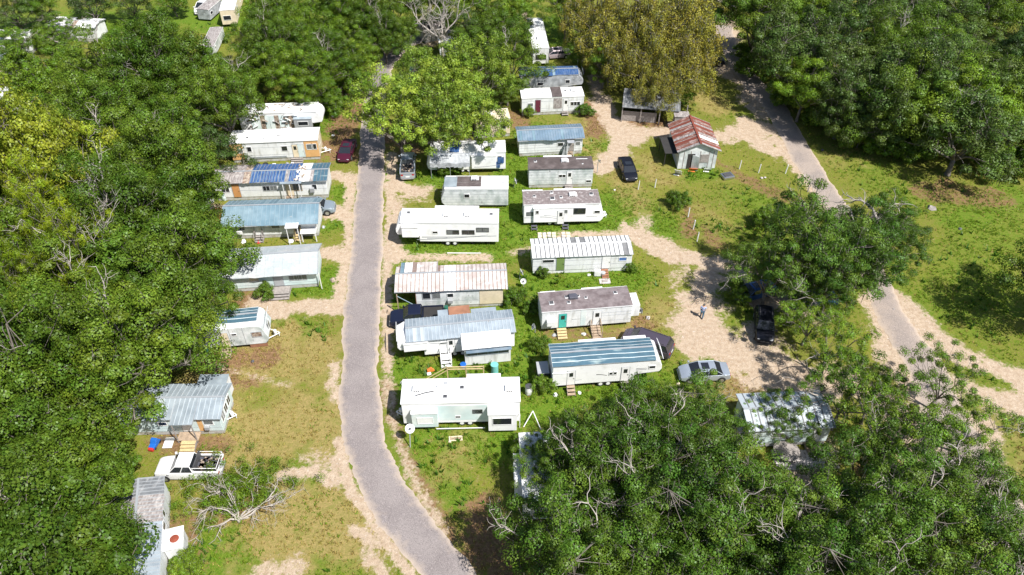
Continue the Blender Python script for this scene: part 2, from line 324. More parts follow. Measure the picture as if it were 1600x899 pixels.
lush = field([
 (5, .9, [(640, 380), (780, 375)]), (4, .95, [(800, 330), (850, 370), (960, 340)]), (3.5, .95, [(830, 215), (850, 250), (930, 230)]), (3.5, 1, [(800, 240), (805, 330)]), (4, .8, [(960, 320), (1040, 350)]), (3, .9, [(625, 610), (630, 580), (700, 585), (820, 590)]),
 (3.0, 1, [(700, 575), (800, 575)]), (3, .9, [(830, 440), (900, 440), (985, 440)]), (3, .8, [(800, 480), (820, 560), (830, 640)]), (3, .9, [(650, 695), (720, 690), (800, 700)]), (3, .8, [(660, 740), (720, 770)]), (3, .95, [(860, 620), (900, 610)]), (3, .7, [(1050, 590), (990, 600), (960, 590)]),
 (2.5, .9, [(510, 100), (540, 130), (520, 200)]), (3, .9, [(630, 280), (690, 280)]), (2.0, .8, [(530, 300), (540, 310)]), (1.5, .9, [(515, 355), (540, 350)]), (1.8, .9, [(520, 430), (510, 450), (440, 455)]), (2, .7, [(430, 500), (500, 520)]), (2.0, .8, [(480, 805), (500, 790)]),
 (3, .9, [(300, 870), (330, 850), (360, 860)]), (3, .85, [(350, 820), (390, 850)]), (2, .9, [(1080, 275), (1110, 270)]), (4, .6, [(1170, 310), (1230, 330)]), (3, .6, [(1080, 350), (1170, 360)]), (8, .9, [(30, 40), (150, 30), (280, 30), (420, 30)]), (6, .7, [(0, 60), (60, 60)]), (4, .8, [(630, 80), (590, 30)]), (5, .9, [(850, 40), (870, 60)]),
 (3, .7, [(640, 480), (600, 470)]), (3, .6, [(300, 480), (330, 480)]), (9, .55, [(1500, 480), (1560, 420)]), (6, .5, [(1350, 240), (1400, 300), (1560, 330)]), (2.4, .9, [(850, 600), (1000, 612)]), (3, .7, [(1500, 350), (1580, 300)]), (1.2, .8, [(370, 685), (345, 680)]),
])
lush = np.maximum(lush, np.clip((n3-.52)*3, 0, .5))
dry = field([
 (6, .95, [(350, 600), (420, 560), (500, 560)]), (6, .85, [(400, 700), (470, 650)]), (5, .85, [(420, 800), (540, 830)]), (3, .5, [(430, 640), (460, 620)]), (3, .7, [(1120, 170), (1090, 150)]), (3, .6, [(910, 195), (925, 240)]), (3, .6, [(1000, 250), (1040, 280)]), (3, .6, [(1010, 510), (1040, 480)]), (3, .7, [(1140, 600), (1210, 610)]),
 (3, .35, [(1400, 230), (1300, 250)]), (2, .6, [(960, 260), (1000, 330)]), (3, .5, [(720, 700), (660, 760)]), (4, .5, [(1580, 640), (1600, 720)]), (3, .5, [(1130, 350), (1090, 330)]),
])
z = (n2-.5)*.05
co = np.stack([GX, GY, z-.04], -1).reshape(-1, 3)
ii = np.arange(nx_*ny_).reshape(ny_, nx_)
fc = np.stack([ii[:-1, :-1], ii[:-1, 1:], ii[1:, 1:], ii[1:, :-1]], -1).reshape(-1, 4)
gm = npmesh('ground', co, fc, []); gm.polygons.foreach_set('use_smooth', [True]*len(gm.polygons))
at = gm.attributes.new('cover', 'FLOAT_COLOR', 'POINT')
at.data.foreach_set('color', np.stack([sand, lush, litter, dry], -1).astype(np.float32).ravel())
def ground_mat(near=True):
    m = bpy.data.materials.new('grass_and_sand_ground' if near else 'far_grass'); m.use_nodes = True; t = m.node_tree; b = t.nodes['Principled BSDF']
    b.inputs['Roughness'].default_value = .95; b.inputs['Specular IOR Level'].default_value = .15
    g = _n(t, 'ShaderNodeNewGeometry'); pos = g.outputs['Position']
    def noise(sc, det=6, rough=.6):
        n = _n(t, 'ShaderNodeTexNoise'); n.inputs['Scale'].default_value = sc; n.inputs['Detail'].default_value = det; n.inputs['Roughness'].default_value = rough
        t.links.new(pos, n.inputs['Vector']); return n.outputs['Fac']
    def mr(v, a, c, lo=0, hi=1):
        r = _n(t, 'ShaderNodeMapRange'); r.inputs['From Min'].default_value = a; r.inputs['From Max'].default_value = c; r.inputs['To Min'].default_value = lo; r.inputs['To Max'].default_value = hi
        t.links.new(v, r.inputs['Value']); return r.outputs[0]
    def mth(op, a, c):
        n = _n(t, 'ShaderNodeMath', operation=op)
        for i, v in enumerate((a, c)):
            if hasattr(v, 'links'): t.links.new(v, n.inputs[i])
            else: n.inputs[i].default_value = v
        return n.outputs[0]
    def mix(f, a, c, bt='MIX'):
        x = _n(t, 'ShaderNodeMix', data_type='RGBA', blend_type=bt)
        if hasattr(f, 'links'): t.links.new(f, x.inputs[0])
        else: x.inputs[0].default_value = f
        for s, v in ((x.inputs[6], a), (x.inputs[7], c)):
            if hasattr(v, 'links'): t.links.new(v, s)
            else: s.default_value = (*v, 1)
        return x.outputs[2]
    a = _n(t, 'ShaderNodeAttribute', attribute_name='cover'); sp = _n(t, 'ShaderNodeSeparateColor'); t.links.new(a.outputs['Color'], sp.inputs[0])
    S, L, B, D = sp.outputs[0], sp.outputs[1], sp.outputs[2], a.outputs['Alpha']
    f1, f2, f3, f4 = noise(.8), noise(5, 8, .7), noise(2.2, 6), noise(.25)
    grass = mix(mr(f4, .35, .65), (.10, .155, .008), (.145, .175, .012))
    grass = mix(mr(f2, .38, .62), grass, (.19, .165, .045))
    gl = mix(mr(f2, .4, .62), (.068, .145, .008), (.14, .19, .02))
    def thr(mask, nz, amp=.9, soft=.12): return mr(mth('ADD', mask, mth('MULTIPLY', mth('SUBTRACT', nz, .5), amp)), .5-soft, .5+soft)
    c = mix(thr(L, f3, 1.2, .3), grass, gl)
    dryc = mix(mr(f2, .35, .65), (.32, .235, .095), (.19, .175, .045))
    c = mix(thr(D, f1, 1.6, .3), c, dryc)
    lit = mix(mr(f2, .35, .65), (.26, .16, .085), (.13, .075, .035))
    c = mix(thr(B, f3, 1.4, .2), c, lit)
    sc = mix(mr(f3, .35, .65), (.47, .375, .28), (.37, .275, .19)); sc = mix(mr(noise(9, 6), .60, .70), sc, (.16, .115, .07)); sc = mix(mr(noise(4, 4), .62, .70), sc, (.52, .46, .40))
    c = mix(thr(S, noise(2.6, 8, .78), 2.0, .16), c, sc)
    bare = mr(noise(.8, 8, .78), .64, .71)
    if near: c = mix(bare, c, (.37, .285, .19)); c = mix(mr(noise(3.1, 7, .75), .64, .69), c, (.40, .33, .22)); c = mix(mr(noise(2.3, 7, .8), .66, .71), c, (.07, .055, .03))
    v = _n(t, 'ShaderNodeVectorMath', operation='SCALE'); t.links.new(c, v.inputs[0]); t.links.new(mr(noise(14, 3), .3, .7, .78, 1.2), v.inputs['Scale'])
    t.links.new(v.outputs[0], b.inputs['Base Color'])
    bm = _n(t, 'ShaderNodeBump'); bm.inputs['Strength'].default_value = .9; bm.inputs['Distance'].default_value = .09
    t.links.new(noise(6, 6, .75), bm.inputs['Height']); t.links.new(bm.outputs[0], b.inputs['Normal']); return m
gm.materials.append(ground_mat())
go = bpy.data.objects.new('ground', gm); COL.objects.link(go); tag(go, kind='structure')
b_ = MB()
for x0, x1, y0, y1 in ((-900, -105, -300, 1500), (105, 900, -300, 1500), (-105, 105, -300, 14), (-105, 105, 165, 1500)): b_.quad([(x0, y0, -.05), (x1, y0, -.05), (x1, y1, -.05), (x0, y1, -.05)])
tag(b_.build('terrain', ground_mat(False)), kind='structure')

def asphalt(name, c1, c2, dust):
    m = bpy.data.materials.new(name); m.use_nodes = True; t = m.node_tree; b = t.nodes['Principled BSDF']; b.inputs['Roughness'].default_value = .9
    g = _n(t, 'ShaderNodeNewGeometry')
    def noise(sc, det=6):
        n = _n(t, 'ShaderNodeTexNoise'); n.inputs['Scale'].default_value = sc; n.inputs['Detail'].default_value = det; t.links.new(g.outputs['Position'], n.inputs['Vector']); return n.outputs['Fac']
    def mr(v, a, c, lo=0, hi=1):
        r = _n(t, 'ShaderNodeMapRange'); r.inputs['From Min'].default_value = a; r.inputs['From Max'].default_value = c; r.inputs['To Min'].default_value = lo; r.inputs['To Max'].default_value = hi
        t.links.new(v, r.inputs['Value']); return r.outputs[0]
    def mix(f, a, c):
        x = _n(t, 'ShaderNodeMix', data_type='RGBA'); t.links.new(f, x.inputs[0])
        for s, v in ((x.inputs[6], a), (x.inputs[7], c)):
            if hasattr(v, 'links'): t.links.new(v, s)
            else: s.default_value = (*v, 1)
        return x.outputs[2]
    c = mix(mr(noise(.35), .4, .6), c1, c2); c = mix(mr(noise(11, 3), .5, .66), c, tuple(v*1.45 for v in c1)); c = mix(mr(noise(17, 2), .56, .66), c, tuple(v*.5 for v in c1))
    at = _n(t, 'ShaderNodeAttribute', attribute_name='edge'); ad = _n(t, 'ShaderNodeMath', operation='MULTIPLY_ADD'); t.links.new(noise(1.5), ad.inputs[0]); ad.inputs[1].default_value = .9; t.links.new(at.outputs['Fac'], ad.inputs[2])
    c = mix(mr(ad.outputs[0], .75, 1.5), c, dust)
    # a few long cracks
    vo = _n(t, 'ShaderNodeTexVoronoi', feature='DISTANCE_TO_EDGE'); vo.inputs['Scale'].default_value = .22; t.links.new(g.outputs['Position'], vo.inputs['Vector'])
    c = mix(mr(vo.outputs['Distance'], .002, .006, .22, 0), c, tuple(v*.45 for v in c1))
    t.links.new(c, b.inputs['Base Color'])
    bm = _n(t, 'ShaderNodeBump'); bm.inputs['Strength'].default_value = .4; bm.inputs['Distance'].default_value = .02; t.links.new(noise(25, 3), bm.inputs['Height']); t.links.new(bm.outputs[0], b.inputs['Normal']); return m
def strip(name, edges, mt, z=.02, jit=.12):
    rows = []; E = [(gp(l[0], l[1]), gp(r[0], r[1])) for l, r in edges]
    # catmull-rom resample
    def cr(p0, p1, p2, p3, t): return .5*((2*p1)+(p2-p0)*t+(2*p0-5*p1+4*p2-p3)*t*t+(3*p1-p0-3*p2+p3)*t**3)
    pts = []
    for i in range(len(E)-1):
        for s in range(14):
            t = s/14; q = []
            for k in (0, 1):
                P = [E[max(i-1, 0)][k], E[i][k], E[i+1][k], E[min(i+2, len(E)-1)][k]]; q.append(cr(*P, t))
            pts.append(q)
    v = []; ed = []; f = []; K = 9; rnd = random.Random(5); jl = jr = 0
    for a, c in pts:
        jl = jl*.7+rnd.uniform(-jit, jit); jr = jr*.7+rnd.uniform(-jit, jit)
        d = (c-a).normalized()
        for k in range(K):
            u = k/(K-1); p = (a-d*jl).lerp(c+d*jr, u); v.append((p.x, p.y, z+.05*(1-abs(2*u-1)**2)-(.05 if k in (0, K-1) else 0))); ed.append(abs(2*u-1)**3+.16*max(0, 1-abs(abs(2*u-1)-.45)/.22))
    n = len(pts)
    for i in range(n-1):
        for k in range(K-1): f.append((i*K+k, i*K+k+1, (i+1)*K+k+1, (i+1)*K+k))
    me = npmesh(name, v, f, [mt]); me.polygons.foreach_set('use_smooth', [True]*len(me.polygons))
    a = me.attributes.new('edge', 'FLOAT', 'POINT'); a.data.foreach_set('value', ed)
    o = bpy.data.objects.new(name, me); COL.objects.link(o); tag(o, kind='structure'); return o
A1 = asphalt('worn_pinkish_asphalt', (.205, .178, .172), (.245, .215, .205), (.42, .34, .27))
A2 = asphalt('sandy_worn_asphalt', (.25, .21, .185), (.33, .27, .225), (.44, .35, .27))
strip('road', [((690, 960), (805, 960)), ((657, 899), (747, 899)), ((595, 825), (688, 825)), ((565, 775), (646, 775)), ((547, 725), (618, 725)), ((537, 690), (601, 690)), ((531, 650), (595, 650)), ((532, 600), (592, 600)), ((534, 550), (592, 550)), ((537, 500), (594, 500)),
  ((542, 450), (595, 450)), ((548, 400), (597, 400)), ((552, 350), (598, 350)), ((556, 300), (600, 300)), ((559, 260), (601, 260)), ((564, 200), (602, 200)), ((571, 150), (604, 150)), ((582, 112), (612, 112)), ((598, 88), (626, 90)), ((622, 66), (648, 71)), ((655, 50), (680, 58)), ((700, 38), (722, 46))], A1)
strip('lane', [((1118, 40), (1142, 40)), ((1128, 75), (1155, 74)), ((1142, 105), (1172, 104)), ((1166, 140), (1200, 138)), ((1190, 165), (1225, 162)), ((1202, 182), (1241, 190)), ((1228, 230), (1268, 238)), ((1242, 256), (1287, 265)), ((1272, 300), (1310, 300)), ((1294, 331), (1330, 331)), ((1330, 395), (1368, 390)),
  ((1352, 445), (1390, 440)), ((1366, 487), (1412, 487)), ((1386, 525), (1440, 525)), ((1415, 575), (1474, 565)), ((1432, 625), (1498, 620)), ((1455, 680), (1532, 680)), ((1490, 750), (1570, 745)), ((1535, 830), (1625, 820)), ((1590, 930), (1690, 910))], A2)

# grass blades, thickest where the cover is lush
def tufts(name, n, seed, mt, hgt, wid, fieldv, label, zmul=1):
    rs = np.random.RandomState(seed); N = n*8
    x = rs.uniform(-75, 80, N); y = rs.uniform(26, 130, N)
    ix = ((x-gx[0])/STEP).astype(int); iy = ((y-gy[0])/STEP).astype(int)
    keep = (rs.rand(N) < fieldv[iy, ix]) & (rs.rand(N) < np.clip(2.2-y/70, .25, 1)); x = x[keep][:n]; y = y[keep][:n]; n = len(x)
    V = []; T = []; B = 5
    for b in range(B):
        a = rs.uniform(0, 2*pi, n); h = hgt*rs.uniform(.5, 1.3, n); w = wid*rs.uniform(.7, 1.3, n); le = h*rs.uniform(.3, 1.1, n)
        ox = x+rs.uniform(-.12, .12, n); oy = y+rs.uniform(-.12, .12, n); px, py = -np.sin(a)*w, np.cos(a)*w
        V.append(np.stack([np.stack([ox-px, oy-py, np.full(n, -.03)], -1), np.stack([ox+px, oy+py, np.full(n, -.03)], -1), np.stack([ox+np.cos(a)*le, oy+np.sin(a)*le, h], -1)], 1))
        T.append(np.stack([rs.uniform(-1, 1, n), rs.uniform(.2, .9, n), rs.rand(n)], -1))
    V = np.concatenate(V).reshape(-1, 3); f = np.arange(len(V)).reshape(-1, 3)
    o = bpy.data.objects.new(name, npmesh(name, V, f, [mt], np.concatenate(T))); COL.objects.link(o); tag(o, label, 'grass', kind='stuff')
onroad = np.zeros(GX.shape)
for pl, w in (([(702, 899), (641, 825), (605, 775), (582, 725), (569, 690), (563, 650), (562, 600), (565, 500), (572, 400), (578, 300), (583, 200), (597, 112), (635, 70), (700, 42)], 2.0),
              ([(1140, 70), (1157, 105), (1207, 165), (1248, 235), (1312, 331), (1371, 440), (1413, 525), (1465, 620), (1530, 750), (1640, 920)], 1.9)):
    onroad = np.maximum(onroad, (dist_poly(pl) < w+.2)*1.0)
gf = np.clip(.13+lush*.9-sand*1.3-litter*.5-dry*.55, 0, 1)*(1-onroad)*(n2 > .4)
tufts('grass_tufts', 42000, 3, M['l_grass'], .17, .036, gf, 'short rough green grass growing between the trailers and along the lanes')
tufts('weed_clumps', 5200, 9, M['l_weed'], .42, .10, np.clip(lush*1.2-.35-sand*1.5, 0, 1)*(1-onroad)*(n1 > .52)*.8, 'leafy dark green weeds standing in the lush grass around the trailers')
tufts('dry_grass', 16000, 4, M['l_dry'], .15, .04, np.clip(dry*.8+litter*.5+.06-sand, 0, 1)*(1-onroad), 'straw coloured dry grass tufts on the bare patches')
# ---------------------------------------------------------------- trees
def rdir(rs, n, zmin=-1.0):
    z = rs.uniform(zmin, 1, n); a = rs.uniform(0, 2*pi, n); r = np.sqrt(1-z*z); return np.stack([r*np.cos(a), r*np.sin(a), z], -1)
def leaves(rs, cen, rad, flat, per, size, shape=1.0, outer=.33, up=.5, ctint=None, droop=0, aspect=.72):
    """leaf shaped quads spread through clumps; returns verts, faces, tints"""
    n = len(cen); N = n*per; c = np.repeat(cen, per, 0); r = np.repeat(rad, per)
    d = rdir(rs, N, -.75); rr = rs.rand(N)**outer
    p = c+d*(r*rr)[:, None]*np.array([1, 1, flat]); p[:, 2] -= droop*rs.rand(N)
    nrm = d+np.array([0, 0, up*.6])+rs.normal(0, .27, (N, 3)); nrm /= np.linalg.norm(nrm, axis=1)[:, None]
    a = np.cross(nrm, rs.normal(0, 1, (N, 3))); a /= np.linalg.norm(a, axis=1)[:, None]+1e-9; b = np.cross(nrm, a)
    s = size*rs.uniform(.4, 1.45, N)[:, None]
    v = np.stack([p-a*s*.5, p+b*s*aspect*.5-nrm*s*.08, p+a*s*.5, p-b*s*aspect*.5-nrm*s*.08], 1).reshape(-1, 3)
    f = np.arange(N*4).reshape(-1, 4)
    ct = np.repeat(rs.uniform(-1, 1, (n, 1)) if ctint is None else ctint, per, 0)
    t = np.concatenate([ct*.6+rs.normal(0, .35, (N, 1)), np.clip(.45+.22*np.repeat(rs.uniform(-1, 1, (n, 1)), per, 0)+rs.normal(0, .17, (N, 1)), 0, 1), rs.rand(N, 1)], 1)
    return v, f, t
def clumps(rs, n, Rh, Rv, cr, zmin=-.35, inner=.25, lobes=.22, mind=.75):
    ph = rs.uniform(0, 2*pi, 6); out = []; rad = []; tries = 0
    while len(out) < n and tries < n*60:
        tries += 1; d = rdir(rs, 1, zmin)[0]; a = atan2(d[1], d[0]); el = math.asin(d[2])
        L = 1+lobes*(sin(2*a+ph[0])*.5+sin(3*a+ph[1])*.6+sin(5*a+2*el+ph[2])*.5+sin(4*el+ph[3])*.3)
        k = rs.uniform(.82, 1.0) if rs.rand() > inner else rs.uniform(.3, .8)
        r = cr*rs.uniform(.6, 1.45); p = d*np.array([Rh, Rh, Rv])*k*L
        if all(np.linalg.norm(p-q) > mind*(r+s)*.5 for q, s in zip(out, rad)): out.append(p); rad.append(r)
    return np.array(out), np.array(rad)
def skeleton(rs, cen, hz, Rh, tr, extra=0, lean=.5, twig=.035):
    """trunk, limbs to groups of clumps, a branch to every clump; origin at the foot"""
    mb = MB(); fork = hz*rs.uniform(.28, .42); lx, ly = rs.uniform(-lean, lean, 2)
    t0 = [(0, 0, -.3), (lx*.25, ly*.25, fork*.4), (lx, ly, fork)]
    mb.tube([(0, 0, -.3), (0, 0, .15)]+t0[1:], [tr*1.7, tr*1.15, tr*.9, tr*.8], 8)
    base = Vector(t0[-1]); C = [Vector(c)+Vector((0, 0, hz)) for c in cen]
    K = max(4, min(8, len(C)//8)); idx = [int(rs.randint(len(C)))]
    while len(idx) < K:
        idx.append(max(range(len(C)), key=lambda i: min((C[i]-C[j]).length for j in idx)))
    limbs = []
    for j in idx:
        e = base.lerp(C[j], .78); m = base.lerp(e, .45)+Vector((rs.uniform(-.6, .6), rs.uniform(-.6, .6), rs.uniform(.2, 1.1)))
        q = base.lerp(m, .5)+Vector((rs.uniform(-.3, .3), rs.uniform(-.3, .3), rs.uniform(-.1, .5)))
        P = [base-Vector((0, 0, .2)), q, m, m.lerp(e, .5)+Vector((rs.uniform(-.4, .4), rs.uniform(-.4, .4), rs.uniform(-.1, .4))), e]
        mb.tube(P, [tr*.62, tr*.5, tr*.38, tr*.28, tr*.16], 6); limbs.append(P)
    for c in C:
        L = min(limbs, key=lambda P: (P[-1]-c).length); s = L[2+int(rs.randint(3))]
        m = s.lerp(c, .5)+Vector((rs.uniform(-.4, .4), rs.uniform(-.4, .4), rs.uniform(-.3, .4)))
        mb.tube([s, m, c], [tr*.16, tr*.1, twig], 5, cap=False)
        for k in range(3+extra):
            d = Vector(rdir(rs, 1, -.2)[0])*rs.uniform(.6, 1.3); mb.tube([c, c+d*.6+Vector((0, 0, .1)), c+d], [twig, twig*.7, twig*.4], 4, cap=False)
    return mb
def bare_limb(mb, p, d, ln, rad, depth, rs, mi=0, spread=.55, up=.05):
    pts = [p]; dd = d.copy(); k = 5
    for i in range(k):
        dd = (dd+Vector(rs.normal(0, .25, 3))+Vector((0, 0, up))).normalized(); pts.append(pts[-1]+dd*ln/k)
    mb.tube(pts, [rad*(1-.14*i) for i in range(k+1)], 5 if depth else 4, mi, cap=False)
    if depth <= 0: return
    for i in range(1, k+1):
        if depth > 0 and i < k and rs.rand() < .35: continue
        for _ in range(2 if i == k and rs.rand() < .7 else 1):
            nd = (dd*(1-spread*.4)+Vector(rs.normal(0, spread, 3))).normalized()
            bare_limb(mb, pts[i], nd, ln*rs.uniform(.45, .75), rad*.5, depth-1, rs, mi, spread, up)
PROTO = {}
def make_kind(kind, nvar=3):
    out = []
    for k in range(nvar):
        rs = np.random.RandomState(sum(map(ord, kind))*7+k)
        hz, Rh, Rv = 8.0, 6.0, 4.2; bark = [M['bark'], M['palebark']]
        if kind == 'oak': cen, rad = clumps(rs, 72, Rh, 4.8, 1.4, mind=1.22, lobes=.42, zmin=-.5); v, f, t = leaves(rs, cen, rad, .72, 520, .215, outer=.27); lm = 'l_oak'; tr = .34; ex = 0
        elif kind == 'mid': cen, rad = clumps(rs, 72, Rh, 4.8, 1.35, mind=1.22, lobes=.42, zmin=-.5); v, f, t = leaves(rs, cen, rad, .72, 500, .215, outer=.27); lm = 'l_mid'; tr = .3; ex = 0
        elif kind == 'bright': cen, rad = clumps(rs, 80, Rh, 4.8, 1.2, inner=.35, mind=1.08, lobes=.34); v, f, t = leaves(rs, cen, rad, .8, 260, .27, outer=.45); lm = 'l_bright'; tr = .3; ex = 0
        elif kind == 'yellow': cen, rad = clumps(rs, 80, Rh, 4.8, 1.2, mind=1.1, lobes=.34); v, f, t = leaves(rs, cen, rad, .75, 240, .27); lm = 'l_yellow'; tr = .3; ex = 0
        elif kind == 'dark': cen, rad = clumps(rs, 75, Rh, 5.2, 1.25, lobes=.42, inner=.35, mind=1.25, zmin=-.6); v, f, t = leaves(rs, cen, rad, .8, 340, .235, outer=.3); lm = 'l_dark'; tr = .33; ex = 1
        elif kind == 'olive': cen, rad = clumps(rs, 85, Rh, 5.0, 1.2, inner=.35, zmin=-.6, mind=1.1, lobes=.4); v, f, t = leaves(rs, cen, rad, .95, 240, .24, up=.2, droop=1.5); lm = 'l_olive'; tr = .36; ex = 0
        elif kind == 'pine': cen, rad = clumps(rs, 85, 5.2, 4.4, .8, inner=.4, lobes=.4, mind=1.25); v, f, t = leaves(rs, cen, rad, .75, 240, .34, outer=.5, aspect=.16); lm = 'l_pine'; tr = .3; ex = 0
        elif kind == 'fore': cen, rad = clumps(rs, 92, Rh, 4.0, 1.0, inner=.4, lobes=.5, mind=1.38); v, f, t = leaves(rs, cen, rad, .6, 400, .18, outer=.28); lm = 'l_fore'; tr = .32; ex = 0; hz = 8.5
        elif kind == 'open': cen, rad = clumps(rs, 46, Rh, 3.2, .95, inner=.5, lobes=.4, mind=1.6); v, f, t = leaves(rs, cen, rad, .62, 300, .19, outer=.45); lm = 'l_mid'; tr = .24; ex = 1; hz = 8
        elif kind == 'scrub': cen, rad = clumps(rs, 60, 3.4, 2.4, .95, zmin=-.6, inner=.3, lobes=.35); v, f, t = leaves(rs, cen, rad, .8, 230, .25); lm = 'l_mid'; tr = .13; ex = 1; hz = 2.8
        v = v+np.array([0, 0, hz]); mi = None; mats = [M[lm]]
        if kind in ('olive', 'fore', 'dark'):     # hanging moss under some of the clumps
            n = 700 if kind == 'olive' else 160; j = rs.randint(len(cen), size=n); p = cen[j]+rs.normal(0, .55, (n, 3))*np.array([1, 1, .3])+np.array([0, 0, hz-.3])
            h = rs.uniform(.4, 1.5, n)[:, None]; a = rs.uniform(0, pi, n); w = np.stack([np.cos(a), np.sin(a), np.zeros(n)], -1)*.07
            dn = np.array([[0, 0, 1.]])*h; v2 = np.stack([p-w, p+w, p+w*.3-dn, p-w*.3-dn], 1).reshape(-1, 3)
            f2 = np.arange(n*4).reshape(-1, 4)+len(v); mi = np.concatenate([np.zeros(len(f), int), np.ones(n, int)]); v = np.concatenate([v, v2]); f = np.concatenate([f, f2])
            t = np.concatenate([t, np.stack([rs.uniform(-1, 1, n), rs.uniform(.2, .9, n), rs.rand(n)], -1)]); mats.append(M['moss'])
        crown = npmesh('crown', v, f, mats, t, mi)
        mb = skeleton(rs, cen, hz, Rh, tr, ex, twig=.03)
        nb = ({'fore': 3, 'open': 1, 'olive': 2, 'oak': 1, 'pine': 4, 'dark': 1}.get(kind, 0) if k != 1 or kind == 'fore' else 0)   # bleached dead limbs reaching out of the crown
        for _ in range(nb):
            c = cen[rs.randint(len(cen))]; d = Vector((c[0], c[1], abs(c[2])*.6+1.2)).normalized(); p = Vector(c)*.7+Vector((0, 0, hz))
            bare_limb(mb, p, d, rs.uniform(2.6, 4.2), .12, 2, rs, 1, .58)
        out.append((mb.mesh('trunk', bark, True), crown, hz))
    PROTO[kind] = out
for k in ('oak', 'mid', 'bright', 'yellow', 'dark', 'olive', 'pine', 'fore', 'open', 'scrub'): make_kind(k, 3 if k in ('oak', 'mid', 'dark', 'fore') else 2)
G3N = 'dark trees of the wood right of the lane'; trs = random.Random(11); NTREE = [0]
KN = {'oak': ('oak_tree', 'tree'), 'mid': ('broadleaf_tree', 'tree'), 'bright': ('broadleaf_tree', 'tree'), 'yellow': ('flowering_tree', 'tree'), 'dark': ('forest_tree', 'tree'), 'olive': ('mossy_oak_tree', 'tree'), 'pine': ('pine_tree', 'tree'), 'fore': ('live_oak_tree', 'tree'), 'open': ('sapling_oak_tree', 'tree'), 'scrub': ('shrub', 'shrub')}
def tree(kind, px, py, r, label, group=None, hz=None, cat=None, sq=1.0):
    """r crown radius in metres; px,py where the crown's middle stands on the plan at its height"""
    pr = PROTO[kind]; tm, cm, h0 = pr[NTREE[0] % len(pr)]; NTREE[0] += 1
    base = 3.4 if kind == 'scrub' else 6.0
    s = r/base*.89; hz = hz or h0*s*(trs.uniform(.75, 1.05) if kind == 'dark' or group == G3N else trs.uniform(.75, 1.25) if kind in ('oak', 'mid') else trs.uniform(1.4, 1.55) if kind in ('yellow', 'pine') else trs.uniform(.95, 1.12)); sz = hz/h0; g = gp(px, py, hz)
    e = empty(KN[kind][0], (g.x, g.y, 0), trs.uniform(0, 2*pi), label, cat or KN[kind][1], group); e.scale = (s, s, sz*sq if sq != 1 else sz)
    for nm, me in (('trunk', tm), ('crown', cm)):
        o = bpy.data.objects.new(nm, me); COL.objects.link(o); o.parent = e
    return e
G1 = 'dark oaks of the wood left of the road'; L1 = 'dense dark green oak in the closed wood left of the road'
for x, y, r in [(180, 120, 6), (250, 95, 6), (312, 128, 5.2), (215, 165, 5.2), (138, 185, 6), (282, 180, 5.4), (190, 232, 6), (258, 246, 6), (150, 305, 5), (205, 345, 6), (272, 345, 5.6), (252, 420, 6.2), (110, 478, 6), (45, 505, 6), (236, 480, 5.6),
                (222, 540, 6), (148, 545, 5.2), (85, 570, 6), (25, 590, 6), (30, 660, 5.5), (10, 770, 6), (50, 820, 5.2), (98, 885, 5.0), (20, 890, 6), (100, 950, 6), (-40, 700, 6), (-45, 540, 6), (-40, 400, 6), (-50, 300, 6), (-40, 830, 6), (-60, 180, 6)]:
    tree('oak', x, y, r, L1, G1)
